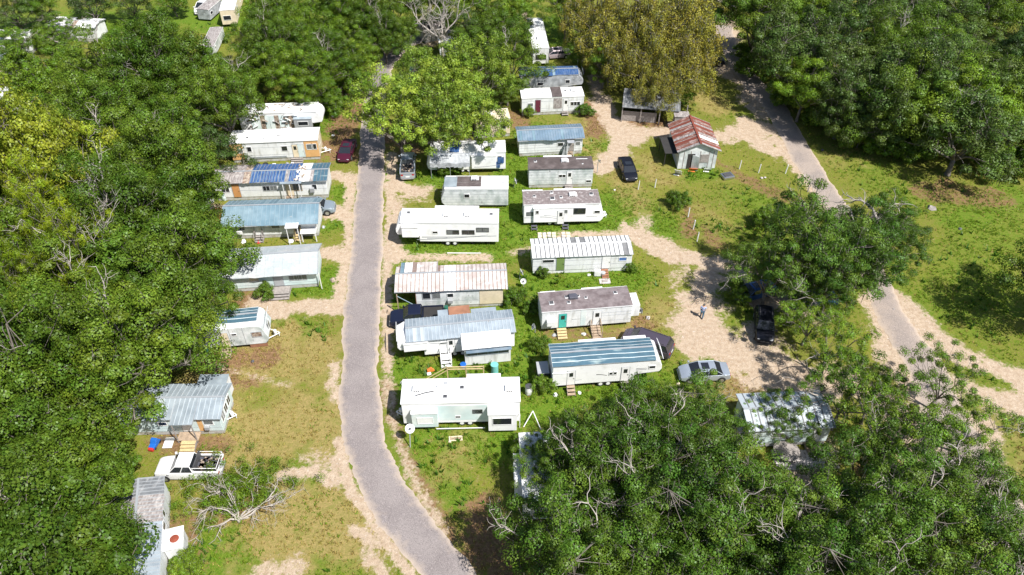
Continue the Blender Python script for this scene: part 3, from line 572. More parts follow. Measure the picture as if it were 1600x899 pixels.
for a in [('oak', 345, 160, 4.8, 'oak above the left end of the wrecked camper'), ('dark', 318, 240, 4.4, 'dark oak behind the left end of the blue tarped trailer'), ('oak', 272, 412, 5.2, 'spreading oak overhanging the left end of the white shingle roof'),
          ('oak', 284, 470, 3.8, 'low oak leaning over the left end of the teal striped camper'), ('mid', 248, 560, 3.2, 'fresh green tree between the teal striped camper and the tin roofed home'), ('mid', 166, 556, 3.2, 'round green tree behind the tin roofed home'),
          ('mid', 150, 640, 4.0, 'bright green crown left of the tin roofed home'), ('mid', 130, 658, 3.0, 'bright green tree covering the left corner of the tin roofed home'), ('mid', 165, 735, 2.8, 'green tree beside the parked white pickup'),
          ('mid', 148, 880, 3.4, 'green tree covering the left side of the long rusty roof'), ('mid', 120, 720, 3.4, 'small green tree left of the blue and red toy car'), ('mid', 85, 775, 4.6, 'bright green tree in the lower left wood, above the dark gap'),
          ('yellow', 38, 232, 5.8, 'yellow green tree at the left edge, the upper one'), ('yellow', 95, 272, 5.4, 'yellow green tree left of the dark oaks, the lower one'), 
          ('pine', 48, 350, 5.2, 'tall pine with yellow green needles, uppermost at the left edge'), ('pine', 118, 385, 4.8, 'pine beside the dead grey snag'), ('pine', 40, 430, 4.6, 'pine with bare grey limbs below the tallest pine'), ('pine', 15, 395, 4.2, 'pine between the two tall pines at the left edge'), ('pine', 90, 455, 3.6, 'pine on the near side of the bare limbed pine'), ('pine', 205, 470, 2.6, 'smallest yellow green pine, right of the other small one'), ('pine', 178, 478, 3.0, 'small yellow green pine among the dark oaks'), ('pine', 15, 470, 3.6, 'pine at the left edge above the dark gap'),
          ('mid', 140, 340, 4.6, 'green tree around the dead grey snag'), ('oak', 325, 372, 2.4, 'small oak crown at the left end of the blue gabled home'), ('oak', 250, 300, 5.0, 'dark oak left of the rusty drum'),
          ('scrub', 60, 130, 3.4, 'brownish thicket in front of the far white roofs'), ('scrub', 100, 95, 3.0, 'thicket covering the gap between the far white roofs'), ('scrub', 30, 100, 3.0, 'thicket below the far left cabin'),
          ('mid', 130, 120, 4.0, 'green tree in front of the far broken white roofs'), ('mid', 205, 70, 4.4, 'green tree right of the far broken white roofs'), ('mid', 250, 62, 4.2, 'bright tree in the far grass left of the white van'), 
          ('mid', 408, 66, 4.0, 'green tree right of the far white trailer'), ('mid', 412, 18, 4.0, 'tree right of the far trailer at the top edge'), ('dark', 140, 5, 4.0, 'dark tree at the top edge in the far grass'), ('dark', 20, 15, 4.6, 'dark trees corner at the upper left'),
          ('mid', 60, 5, 3.6, 'tree at the top left edge beyond the far grass'), ('dark', 205, 0, 3.6, 'dark tree at the top edge right of the first dark one'), ('open', 90, 38, 2.8, 'grey thin bush before the far broken roof'), ('mid', 270, 2, 3.0, 'tree at the top edge left of the white van'), ('open', 20, 70, 3.4, 'thin half bare tree near the far left cabin'), ('oak', 368, 128, 3.8, 'dark oak left of the fallen timber')]:
    tree(*a)
G2 = 'thick low trees between the wood and the bright tree'
for i, (x, y, r) in enumerate([(430, 30, 4.4), (480, 15, 4.6), (545, 10, 4.6), (430, 75, 4.6), (485, 60, 5), (535, 50, 4.6), (580, 40, 4.2), (400, 110, 4.0), (455, 118, 4.6), (505, 100, 4.4), (548, 98, 3.6), (610, 5, 4.6), (670, 0, 4.6), (730, 5, 5), (480, 145, 3.4), (600, 60, 3.0), (560, 75, 3.2)]):
    tree('mid' if i % 3 else 'oak', x, y, r, 'leafy green tree in the thicket behind the wrecked camper', G2)
for a in [('bright', 700, 150, 4.8, 'bright spring green tree in the middle of the bright clump'), ('bright', 622, 178, 5.4, 'bright spring green tree beside the road, left crown of the big clump'), ('bright', 690, 188, 5.0, 'bright spring green tree over the tarped camper'), ('bright', 662, 115, 4.8, 'bright spring green tree over the blue car'),
          ('bright', 735, 115, 5.2, 'bright yellowish tree at the top right of the spring green clump'), ('bright', 745, 190, 4.4, 'bright yellowish tree left of the small cream camper'), ('bright', 625, 55, 3.0, 'small yellow green tree beside the bend of the road'),
          ('oak', 797, 95, 4.2, 'dark green oak left of the blue tarp roof'), ('oak', 775, 50, 4.8, 'dark oak behind the bright clump'), ('oak', 793, 140, 2.8, 'small dark oak at the corner of the pale patched camper'), ('mid', 800, 15, 4.0, 'green tree left of the far white camper'), ('dark', 745, 45, 4.0, 'dark tree behind the dead bare tree'),
          ('mid', 885, 12, 4.2, 'green tree at the top edge right of the far white camper'), ('mid', 915, 88, 2.6, 'green tree beside the blue tarp roof'),
          ('olive', 932, 25, 5.2, 'olive brown mossy oak, leftmost of the mossy group'), ('olive', 985, 45, 6.4, 'olive brown mossy oak at the middle of the mossy group'), ('olive', 1055, 40, 6.4, 'olive brown mossy oak at the top of the mossy group'), ('olive', 1102, 2, 5.4, 'olive mossy oak above the dark jeep'),
          ('olive', 1008, 92, 5.2, 'olive mossy oak over the old grey roof'), ('olive', 1066, 95, 5.2, 'olive mossy oak behind the rusty shed'), ('olive', 955, 82, 4.2, 'olive mossy oak above the shaded lane'), ('mid', 944, 100, 2.8, 'green crown below the mossy oaks'), ('olive', 1028, 138, 3.4, 'low olive crown hanging over the right half of the old grey roof'), ('mid', 1062, 150, 2.2, 'small green crown at the end of the old grey roof')]:
    tree(*a)
G3 = 'dark trees of the wood right of the lane'; rr_ = random.Random(3)
for row, (y, xs) in enumerate([(-35, range(1165, 1760, 72)), (22, range(1185, 1760, 72)), (78, range(1222, 1740, 72)), (132, range(1272, 1720, 72)), (160, range(1345, 1700, 82))]):
    for i, x in enumerate(xs):
        tree(('dark', 'oak', 'dark', 'mid', 'dark')[(i*2+row) % 5], x+rr_.uniform(-14, 14), y+rr_.uniform(-12, 12), rr_.uniform(4.8, 6.2), 'tall dark tree deep in the wood right of the lane', G3)
for a in [('dark', 1510, 205, 6.6, 'big oak with a visible leaning trunk at the edge of the right lawn'), ('dark', 1320, 165, 4.0, 'dark tree at the near corner of the right wood'), ('dark', 1375, 188, 4.2, 'dark tree with pale dead twigs at the edge of the lawn'), ('oak', 1440, 190, 4.0, 'oak left of the leaning trunk tree'),
          ('mid', 1595, 175, 4.5, 'fresh green tree at the right edge'), ('scrub', 1315, 200, 2.2, 'green shrub at the foot of the right wood'), ('scrub', 1180, 105, 2.4, 'green shrub beside the shaded end of the lane'), ('oak', 1690, 440, 5.5, 'tree beyond the right edge of the lawn'), ('dark', 1212, 50, 3.6, 'dark tree right of the jeep')]:
    tree(*a)
for a in [('fore', 1275, 385, 5.6, 'big mossy live oak over the parked black car'), ('fore', 1345, 385, 5.0, 'mossy live oak with dead limbs beside the lane'), ('fore', 1398, 368, 4.0, 'live oak with hanging moss over the lane bend'), ('fore', 1208, 420, 4.0, 'live oak shading the dark blue car'), ('fore', 1305, 432, 4.0, 'lower live oak left of the lane bend'),
          ('open', 1405, 330, 3.0, 'dead grey topped oak at the edge of the lawn'), ('dark', 1300, 405, 4.2, 'dense dark heart of the mossy live oak group by the lane'), ('open', 1225, 345, 3.0, 'thin low tree at the left of the mossy live oaks'), ('open', 1270, 490, 3.6, 'open young oak below the parked black car'),
          ('open', 1305, 530, 4.0, 'open oak left of the sandy lane'), ('open', 1372, 605, 3.8, 'open oak right over the sandy lane'), ('open', 1325, 610, 4.4, 'leafy oak right of the tin roofed trailer'),
          ('open', 1480, 585, 3.6, 'open oak with thin crown standing out over the sandy verge'), ('open', 1520, 660, 3.6, 'open oak over the lower lane'), ('open', 1400, 665, 4.4, 'leafy oak below the bend of the sandy lane'), ('open', 1465, 700, 3.8, 'open oak with dark leaning stem over the lower lane'),
          ('fore', 1355, 735, 4.0, 'live oak right of the concrete slab'), ('fore', 1440, 770, 4.6, 'live oak left of the lower lane'), ('open', 1555, 760, 3.6, 'open oak at the lower right verge'), ('fore', 1520, 800, 4.2, 'live oak at the lower right'), ('fore', 1245, 835, 4.8, 'live oak with pale bare limbs below the concrete slab'),
          ('fore', 1380, 850, 5.2, 'live oak at the bottom edge, right of centre'), ('fore', 1480, 880, 5.0, 'live oak at the bottom edge near the lower lane'), ('fore', 1300, 900, 5.0, 'live oak at the bottom edge below the bare limbs'), ('fore', 1160, 800, 5.2, 'live oak low in the right foreground wood'),
          ('fore', 1180, 895, 5.0, 'live oak at the bottom edge right of the middle'), ('fore', 1060, 815, 5.4, 'live oak with bleached branches in the foreground wood'), ('fore', 1050, 905, 5.0, 'live oak at the bottom edge in the middle of the wood'), ('fore', 925, 810, 5.2, 'live oak with a dead limb near the hidden camper'),
          ('fore', 900, 895, 5.0, 'live oak at the bottom left of the foreground wood'), ('fore', 960, 700, 4.8, 'live oak with pale limbs behind the white slide out camper'), ('fore', 900, 715, 3.4, 'small live oak over the hidden camper'), ('fore', 1040, 720, 4.8, 'live oak with pale limbs in the middle of the wood'),
          ('fore', 1095, 690, 4.2, 'live oak left of the tin roofed trailer'), ('open', 985, 645, 3.4, 'open oak below the blue roofed fifth wheel'), ('fore', 1065, 645, 3.8, 'leafy oak below the silver sedan'), ('open', 845, 825, 3.4, 'open oak at the left corner of the foreground wood'),
          ('fore', 1570, 870, 4.4, 'live oak in the lower right corner'), ('open', 850, 740, 2.8, 'thin tree over the roof of the hidden camper'), 
          ('scrub', 1232, 150, 2.2, 'leafy shrub at the wood edge beside the shaded lane end'), ('scrub', 1280, 182, 2.0, 'leafy shrub at the nearest corner of the right wood'), ('scrub', 1345, 212, 2.4, 'low shrub under the edge of the right wood, left of the dead twigs'), ('scrub', 1392, 222, 2.6, 'low shrub at the foot of the dead twigged tree'),
          ('scrub', 1432, 232, 2.2, 'low shrub left of the leaning trunk'), ('scrub', 1552, 248, 2.8, 'low shrub right of the leaning trunk'), ('scrub', 1598, 250, 2.6, 'low shrub at the right edge of the lawn'), ('scrub', 1165, 82, 1.8, 'small shrub by the jeep'), ('open', 1192, 640, 2.3, 'thin crown over the left end of the tin roofed trailer'), ('open', 1238, 668, 2.2, 'thin crown over the front of the tin roofed trailer'), ('scrub', 75, 62, 2.4, 'small thicket beside the far broken roof'), ('scrub', 25, 62, 2.6, 'small thicket above the far left cabin'), ('open', 110, 60, 3.2, 'thin tree before the far broken roofs'),
          ('open', 838, 708, 2.3, 'thin low crown over the far end of the hidden camper'), ('scrub', 1062, 312, 1.35, 'round green bush in the grass below the shed'), ('scrub', 805, 462, 1.3, 'tall palm like weed beside the pink roofed trailer'), ('scrub', 700, 262, 1.2, 'weedy bush in front of the tarped camper'), ('scrub', 850, 600, 1.1, 'dark weed bush left of the blue roofed fifth wheel'),
          ('scrub', 845, 537, 1.0, 'weed bush in front of the turquoise door trailer'), ('scrub', 835, 478, 1.1, 'weed bush at the left end of the turquoise door trailer'), ('scrub', 825, 172, 1.1, 'grey green bush in front of the patched white trailer'), ('scrub', 915, 172, 1.2, 'bush at the right end of the patched white trailer'),
          ('scrub', 413, 456, 1.0, 'green bush below the white shingle roofed home'), ('scrub', 1200, 340, 1.6, 'low bush in the grass beside the lane'), ('scrub', 290, 880, 1.2, 'bush at the foot of the rusty long roof'), ('scrub', 985, 418, .7, 'weeds at the right end of the striped roof trailer'), ('scrub', 848, 425, .7, 'weeds at the left foot of the striped roof trailer'),
          ('scrub', 1150, 455, 1.5, 'bright low bush left of the dark blue car'), ('scrub', 520, 160, 2.2, 'low thicket right of the wrecked camper'), ('scrub', 560, 130, 2.4, 'low thicket beside the road bend')]:
    tree(*a)
# bare trees
def bare(name, px, py, label, seed, n, ln, rad, depth, spread, up, dirs, hz0=.3, m='palebark'):
    rs = np.random.RandomState(seed); mb = MB(); g = gp(px, py, hz0)
    for i in range(n):
        d = Vector(dirs(i, rs)).normalized(); bare_limb(mb, Vector((0, 0, hz0)), d, ln*rs.uniform(.8, 1.15), rad, depth, rs, 0, spread, up)
    e = empty(name, (g.x, g.y, 0), 0, label, 'tree'); tb = mb.build('branches', M[m], e, smooth=True)
    st = MB().tube([(0, 0, -.2), (.03, 0, hz0*.5), (0, 0, hz0+.1)], [rad*1.7, rad*1.3, rad*1.1], 8); st.build('stump' if hz0 < 1 else 'trunk', M[m], e, smooth=True); return e
bare('bare_bush_tree', 372, 812, 'sprawling leafless tree with pale branches beside the white pickup', 5, 9, 3.1, .10, 3, .5, -.01, lambda i, rs: (cos(pi*(i+.3)/9)*1.5, sin(pi*(i+.3)/9)*1.3, .3))
bare('dead_tree', 690, 62, 'dead leafless tree standing above the bright green clump', 8, 6, 4.6, .16, 3, .4, .1, lambda i, rs: (cos(i*1.05)*.9, sin(i*1.05)*.4, .8), 4)
bare('dead_snag', 160, 345, 'thin grey dead snag sticking out of the left wood', 9, 4, 3.2, .10, 2, .35, .1, lambda i, rs: (cos(i*1.6)*.7, sin(i*1.6)*.3, 1), 9)
bare('fallen_limb', 1370, 345, 'grey fallen limb across the top of the mossy oaks by the lane', 12, 3, 3.6, .17, 2, .35, 0, lambda i, rs: (1-.5*i, .5, .25), 6)
# green weeds growing through the bare tree
rs = np.random.RandomState(44); g = gp(360, 795); cen = np.stack([rs.normal(0, 2.4, 110), rs.normal(1.5, 1.4, 110), rs.uniform(.1, 1.3, 110)], -1)
cen = np.concatenate([cen, np.stack([rs.normal(0, 2.6, 60), rs.normal(1.6, 1.4, 60), rs.uniform(.8, 2.0, 60)], -1)]); v, f, t = leaves(rs, cen, np.full(170, .55), .8, 120, .17, aspect=.3, outer=.6)
o = bpy.data.objects.new('undergrowth', npmesh('undergrowth', v+np.array([g.x, g.y, 0]), f, [M['l_mid']], t)); COL.objects.link(o); tag(o, 'green weeds growing up through the leafless tree', 'weeds', kind='stuff')
# ---------------------------------------------------------------- trailers and sheds
tr_ = random.Random(21)
class T:
    """a trailer: x along its long front wall (left to right), y to the back, z up"""
    def __init__(s, name, label, cat, p0, p1, W, H, body, z0=.45, nose=None, nl=2.2, group=None, skirt=None, zp=0):
        a, b = gp(*p0, zp), gp(*p1, zp); a.z = b.z = 0; s.L = (b-a).length; s.W = W; s.H = H; s.z0 = z0; s.rz = atan2(b.y-a.y, b.x-a.x); s.org = a
        s.e = empty(name, a, s.rz, label, cat, group); s.body = M[body]; s.nose = nose; s.nl = nl; s.zs = 0
        L = s.L
        if nose == 'L': pr = [(nl, z0), (nl, z0+.75), (.18, z0+1.0), (0, z0+1.35), (.03, z0+1.8), (.25, H-.35), (.7, H-.06), (1.2, H), (L, H), (L, z0)]
        elif nose == 'R': pr = [(L-nl, z0), (L-nl, z0+.75), (L-.18, z0+1.0), (L, z0+1.35), (L-.03, z0+1.8), (L-.25, H-.35), (L-.7, H-.06), (L-1.2, H), (0, H), (0, z0)]
        elif nose == 'TR': pr = [(0, z0), (0, H), (L-.75, H), (L-.45, H-.25), (L, z0+.9), (L-.1, z0+.35), (L-.4, z0)]
        elif nose == 'TL': pr = [(.4, z0), (.1, z0+.35), (0, z0+.9), (.45, H-.25), (.75, H), (L, H), (L, z0)]
        else: pr = [(0, z0), (0, H), (L, H), (L, z0)]
        s.pr = pr
        MB().prism(pr, 0, W).build('body', s.body, s.e, bevel=.07 if nose else .03)
        if skirt: MB().box(.06, (L-(nl if nose == 'R' else .06)), .05, W-.05, 0, z0+.02).build('skirting', M[skirt], s.e)
    def at(s, x, y, z=0):
        c, n = cos(s.rz), sin(s.rz); return Vector((s.org.x+x*c-y*n, s.org.y+x*n+y*c, z))
    def fn(s, side, y0=0):
        if side == 'F': return lambda u, d, v: (u, y0-d, v)
        if side == 'R': return lambda u, d, v: (s.L+d, u, v)
        return lambda u, d, v: (-d, s.W-u, v)
    def window(s, u, z, w, h, side='F', n=1, frame='doorwhite', y0=0, glass='glass', par=None):
        f = s.fn(side, y0); mb = MB(); t = .05
        for a in ((u-t, u+w+t, z-t, z), (u-t, u+w+t, z+h, z+h+t), (u-t, u, z, z+h), (u+w, u+w+t, z, z+h)): mb.box(a[0], a[1], .002, .045, a[2], a[3], 0, f)
        for i in range(1, n): mb.box(u+w*i/n-.025, u+w*i/n+.025, .002, .04, z, z+h, 0, f)
        o = mb.build('window', M[frame], par or s.e); g = MB().box(u, u+w, -.02, .02, z, z+h, 0, f); g.build('pane', M['curtain' if glass == 'glass' and tr_.random() < .4 else glass], o); return o
    def door(s, u, m='doorwhite', side='F', w=.72, h=1.85, win=True, y0=0, z=None):
        f = s.fn(side, y0); z = s.z0+.05 if z is None else z
        o = MB().box(u, u+w, .002, .045, z, z+h, 0, f).build('door', M[m], s.e)
        fr = MB()
        for a in ((u-.05, u, z, z+h+.05), (u+w, u+w+.05, z, z+h+.05), (u, u+w, z+h, z+h+.05)): fr.box(a[0], a[1], .001, .03, a[2], a[3], 0, f)
        fr.build('frame', M['trim'], o)
        if win: MB().box(u+w*.25, u+w*.75, .046, .055, z+h*.6, z+h*.88, 0, f).build('pane', M['glass'], o)
        MB().box(u+w-.12, u+w-.06, .046, .1, z+h*.45, z+h*.52, 0, f).build('handle', M['chrome'], o); return o
    def flat(s, m='membrane', edge='doorwhite', x0=None, x1=None, over=.04):
        x0 = (.5 if s.nose in ('L', 'TL') else -over) if x0 is None else x0; x1 = (s.L-(.5 if s.nose in ('R', 'TR') else -over)) if x1 is None else x1
        mb = MB(); n = 8; ys = [-over+(s.W+2*over)*i/n for i in range(n+1)]; zt = [s.H+.015+.07*sin(pi*i/n) for i in range(n+1)]
        k = max(6, int((x1-x0)/1.2)); xs = [x0+(x1-x0)*i/k for i in range(k+1)]; n0 = len(mb.v)
        for x in xs:
            for y, z in zip(ys, zt): mb.v.append((x, y, z+tr_.uniform(-.008, .008)))
        for i in range(k):
            for j in range(n): mb.f.append((n0+i*(n+1)+j, n0+(i+1)*(n+1)+j, n0+(i+1)*(n+1)+j+1, n0+i*(n+1)+j+1)); mb.m.append(0)
        r = mb.build('roof', M[m], s.e, smooth=True); s.zs = s.H+.06
        MB().box(x0, x1, -over-.01, -over+.02, s.H-.07, s.H+.03).box(x0, x1, s.W+over-.02, s.W+over+.01, s.H-.07, s.H+.03).build('roof_edge', M[edge], r); return r
    def metal(s, segs, over=.3, ov_end=.2, rise=.45, ridge=.5, pitch=.45, rib='galv2', ribw=.07, name='roof', y0=0, y1=None, z=None, x0=None, x1=None, lengthwise=False, single=False, wav=.05, par=None, trim='trim'):
        """corrugated roof; segs = [(fraction of length, material)...]"""
        W = s.W if y1 is None else y1; z = s.H+.03 if z is None else z; xa = -ov_end if x0 is None else x0; xb = s.L+ov_end if x1 is None else x1
        mats = []; mb = MB(); yr = y0+(W-y0)*ridge; names = [m for _, m in segs]
        for m in names+[rib]:
            if m not in mats: mats.append(m)
        drop = rise*(over/max(.1, (yr-y0))) if not single else rise*over/(W-y0)
        if single: lines = [[(y0-over, z-drop), (W+over*.5, z+rise)]]
        else: lines = [[(y0-over, z-drop), (yr, z+rise)], [(yr, z+rise), (W+over, z-drop)]]
        wv = lambda x: wav*(sin(x*.9+s.org.x)+.6*sin(x*2.3+1))
        for (ya, za), (yb, zb) in lines:
            if not lengthwise:
                x = xa
                while x < xb-.02:
                    f = (x-xa)/(xb-xa); acc = 0; mi = 0
                    for fr, m in segs:
                        acc += fr
                        if f <= acc+1e-6: mi = mats.index(m); break
                    xe = min(x+pitch-ribw, xb); j = tr_.uniform(-.04, .04); mi = mats.index(rib) if pitch < .6 and tr_.random() < .07 else mi
                    mb.quad([(x, ya+wv(x)*.6+j, za+wv(x)*.3), (xe, ya+wv(xe)*.6+j, za+wv(xe)*.3), (xe, yb, zb), (x, yb, zb)], mi)
                    xr = min(xe+ribw, xb); mr = len(mats)-1 if mats[-1] == rib else mats.index(rib)
                    if xr > xe+.01:
                        q = [(xe, 0), (xe+ribw*.25, .035), (xr-ribw*.25, .035), (xr, 0)]
                        for (a, ha), (b, hb) in zip(q[:-1], q[1:]): mb.quad([(a, ya+wv(a)*.6, za+wv(a)*.3+ha), (b, ya+wv(b)*.6, za+wv(b)*.3+hb), (b, yb, zb+hb), (a, yb, zb+ha)], mats.index(rib))
                    x = xr+.0001 if xr < xb else xb
            else:
                n = max(2, int(hypot(yb-ya, zb-za)/pitch)); K = 14
                for i in range(n):
                    for part in (0, 1):
                        t0, t1 = (i+(0 if part == 0 else 1-ribw/pitch))/n, (i+(1-ribw/pitch if part == 0 else 1))/n
                        for k in range(K):
                            a, b = xa+(xb-xa)*k/K, xa+(xb-xa)*(k+1)/K; f = (k+.5)/K; acc = 0; mi = 0
                            for fr, m in segs:
                                acc += fr
                                if f <= acc+1e-6: mi = mats.index(m); break
                            h = .03*part; P = lambda x, t: (x, ya+(yb-ya)*t+wv(x)*.4, za+(zb-za)*t+h+wv(x)*.2)
                            mb.quad([P(a, t0), P(b, t0), P(b, t1), P(a, t1)], mats.index(rib) if part else mi)
        r = mb.build(name, [M[m] for m in mats], par or s.e)
        e = MB()
        for (ya, za), (yb, zb) in lines:          # underside boards and barge trim
            e.quad([(xa, ya, za-.05), (xb, ya, za-.05), (xb, yb, zb-.05), (xa, yb, zb-.05)])
            for x in (xa, xb): e.prism([(0, 0), (0, .1), (.04, .1), (.04, 0)], 0, 1, 0, lambda px, py, pz, x=x: (x+px-.02, ya+(yb-ya)*py, za+(zb-za)*py+pz-.09))
        if not single: e.box(xa, xb, yr-.09, yr+.09, z+rise, z+rise+.045)
        e.build('roof_trim', M[trim], r)
        if y1 is None and not single:              # gable ends close the wall up to the roof
            g = MB()
            for x in (0.01, s.L-.05): g.prism([(0, 0), (W-.02, 0), (yr, rise-.04)], 0, .04, 0, lambda px, py, pz, x=x: (x+py, px, s.H+pz))
            g.build('gable', s.body, s.e)
        s.zs = z+rise; s.roofz = lambda y: (z-drop+(rise+drop)*min(1, (y-(y0-over))/(yr-(y0-over))) if y < yr else z+rise-(rise+drop)*(y-yr)/(W+over-yr))
        return r
    def ac(s, x, y=None, m='plastic_white', z=None):
        y = s.W*.5 if y is None else y; z = s.H+.05 if z is None else z
        mb = MB().prism([(x-.5, z), (x-.42, z+.3), (x+.3, z+.32), (x+.5, z+.12), (x+.5, z)], y-.34, y+.34)
        o = mb.build('air_conditioner', M[m], s.e, bevel=.06); g = MB()
        for i in range(3): g.box(x-.3+i*.18, x-.2+i*.18, y-.36, y-.341, z+.06, z+.2)
        g.build('grille', M['darktrim'], o)
    def vent(s, x, y, m='plastic_white', z=None, w=.38, lid=0):
        z = s.H+.06 if z is None else z
        o = MB().box(x-w/2, x+w/2, y-w/2, y+w/2, z-.04, z+.09).build('roof_vent', M[m], s.e, bevel=.03)
        MB().box(x-w/2+.05, x+w/2-.05, y-w/2+.05, y+w/2-.05, z+.091, z+.12).build('lid', M[('darktrim', 'plastic_grey')[lid]], o)
    def pipe(s, x, y, z=None): z = s.H+.05 if z is None else z; MB().cyl((x, y, z-.04), (0, 0, 1), .05, .28, 8).build('vent_pipe', M['plastic_white'], s.e)
    def slide(s, x0, x1, zb, zt, d=.75, back=False, m=None, win=None, top='membrane'):
        y0, y1 = (-d, .02) if not back else (s.W-.02, s.W+d)
        o = MB().box(x0, x1, y0, y1, zb, zt).build('slide_out', M[m] if m else s.body, s.e, bevel=.03)
        MB().box(x0-.04, x1+.04, y0-.05, y1, zt+.002, zt+.05).build('slide_roof', M[top], o)
        if win:
            for (u, z, w, h) in win: s.window(u, z, w, h, 'F', y0=-d, par=o, frame='doorwhite')
        return o
    def wheels(s, xs, r=.34):
        for x in xs:
            for y, d in ((.06, -1), (s.W-.06, 1)):
                o = MB().tube([(x, y, r), (x, y-d*.2, r)], [r, r], 16).build('wheel', M['rubber'], s.e, bevel=.03)
                MB().tube([(x, y+d*.012, r), (x, y-.05*d, r)], [r*.55, r*.55], 12).build('rim', M['plastic_white'], o)
    def chassis(s):
        a = .3 if s.nose != 'L' else s.nl; b = s.L-(.3 if s.nose != 'R' else s.nl)
        mb = MB().box(a, b, .35, .5, s.z0-.18, s.z0).box(a, b, s.W-.5, s.W-.35, s.z0-.18, s.z0)
        for i in range(5): x = a+(b-a)*(i+.5)/5; mb.box(x-.15, x+.15, .3, .6, 0, s.z0-.18).box(x-.15, x+.15, s.W-.6, s.W-.3, 0, s.z0-.18)
        mb.build('chassis', M['under'], s.e)
    def hitch(s, side='R', ln=1.0):
        x = s.L if side == 'R' else 0; d = 1 if side == 'R' else -1; c = s.W/2
        mb = MB().tube([(x-d*.3, c-.7, s.z0), (x+d*ln, c, s.z0)], [.05, .05], 4).tube([(x-d*.3, c+.7, s.z0), (x+d*ln, c, s.z0)], [.05, .05], 4).tube([(x+d*ln*.85, c, 0), (x+d*ln*.85, c, s.z0+.2)], [.04, .04], 6)
        o = mb.build('hitch', M['plastic_white'], s.e); MB().lathe((x+d*ln*.45, c, s.z0), [(.15, 0), (.16, .1), (.16, .4), (.05, .48)], 10).build('gas_bottle', M['plastic_white'], o)
    def steps(s, x, n=3, w=.9, m='wood', rail=False, label=None, deck=0, y0=-.06, name='wooden_steps'):
        h = s.z0; p = s.at(x, y0); e = empty(name, p, s.rz, label, 'steps')
        tread = MB(); fr = MB()
        for i in range(n):
            z = h*(n-i)/n; y = -deck-.28*i; tread.box(-w/2, w/2, y-.3+(0 if i else -.0), y-.02+(deck if i == 0 else 0), z-.05, z)
        for sx in (-w/2, w/2-.05): fr.prism([(0, 0), (0, h-.06), (-deck, h-.06), (-deck-.28*n, .02), (-deck-.28*n, 0)], 0, .05, 0, lambda a, b, c, sx=sx: (sx+b, a, c))
        for i in range(n): tr_.random()
        tread.build('tread', M[m], e); fr.build('stringer', M['greywood'], e)
        if rail:
            for sx in (-w/2, w/2): MB().box(sx-.03, sx+.03, -.1, -.04, 0, h+.9).box(sx-.03, sx+.03, -deck-.28*n, -deck-.28*n+.06, 0, .95).tube([(sx, -.07, h+.9), (sx, -deck-.28*n+.03, .95)], .035, 4).build('rail', M[m], e)
        return e
    def band(s, x0, x1, z, h=.05, m='stripe', sl=0, y=-.004, name='stripe'):
        mb = MB(); k = 8
        for i in range(k):
            a, b = i/k, (i+1)/k; za = z+sl*a*a; zb = z+sl*b*b
            mb.quad([(x0+(x1-x0)*a, y, za), (x0+(x1-x0)*b, y, zb), (x0+(x1-x0)*b, y, zb+h*(1-b*.4)), (x0+(x1-x0)*a, y, za+h*(1-a*.4))])
        mb.build(name, M[m], s.e)
    def lap(s, zs, m='trim', x0=.02, x1=None):
        mb = MB()
        for z in zs: mb.box(x0, (x1 or s.L)-.02, -.012, -.001, z, z+.025)
        mb.build('siding_seam', M[m], s.e)
    def ribs(s, pitch=.3, m='plastic_grey', x0=.05, x1=None, z1=None):
        mb = MB(); x = x0
        while x < (x1 or s.L)-.05: mb.box(x, x+.03, -.015, -.001, s.z0+.02, z1 or s.H-.05); x += pitch
        mb.build('siding_rib', M[m], s.e)
CAM = 'camper'; MOB = 'mobile home'
# ---- left row, far to near
t = T('wrecked_camper', 'wrecked white fifth wheel camper with crushed front wall and debris hanging out', CAM, (380, 211), (508, 207), 2.6, 3.2, 'whiteclean', z0=.6, nose='R', nl=2.3)
t.flat('membrane', x0=.02, x1=t.L-.7); t.chassis(); t.wheels([t.L*.4, t.L*.4+.8])
cr = MB(); k_ = 9
for i in range(k_): # caved in wall panels
    x = t.L*(.14+.056*i); h = tr_.uniform(-.25, .25); cr.quad([(x, -.04-tr_.uniform(0, .2), .7), (x+t.L*.054, -.05-tr_.uniform(0, .25), .65), (x+t.L*.055, -.02, 2.75+h*.4), (x, -.02, 2.75+h*.4)], i % 3 == 2)
cr.build('torn_wall', [M['aqua'], M['insul']], t.e)
db = MB()
for i in range(70):
    x = t.L*tr_.choice([tr_.uniform(.12, .22), tr_.uniform(.3, .7), tr_.uniform(.5, .6)]); z = tr_.uniform(.1, 3.1); y = -tr_.uniform(.05, .7)*(1.15-z/3.6); a = tr_.uniform(0, pi); l = tr_.uniform(.15, .55)
    db.box(-l, l, -.12, .12, -.02, .02, i % 3, lambda px, py, pz: (x+px*cos(a), y+py*.8, z+px*sin(a)*.6+pz))
for i in range(22):
    x = t.L*tr_.uniform(.1, .8); y = tr_.uniform(.3, 2.2); a = tr_.uniform(0, pi); l = tr_.uniform(.1, .4); db.box(-l, l, -.08, .08, 0, .05, i % 2, lambda px, py, pz: (x+px*cos(a)-py*sin(a), y+px*sin(a)+py*cos(a), 3.29+pz))
db.build('debris', [M['insul'], M['greywood'], M['plastic_white']], t.e)
t.slide(t.L*.66, t.L*.87, 1.0, 2.5, .7, win=[(t.L*.71, 1.6, 1.3, .55)], m='plastic_grey', top='galv'); t.window(t.L*.42, 1.7, .8, .5, y0=.25)
t = T('orange_panel_trailer', 'long white trailer with orange tan panels at both ends of its front', MOB, (366, 255), (501, 249), 3.0, 2.95, 'white', skirt='skirt')
t.flat('membrane', over=.1); t.lap([1.0, 2.1])
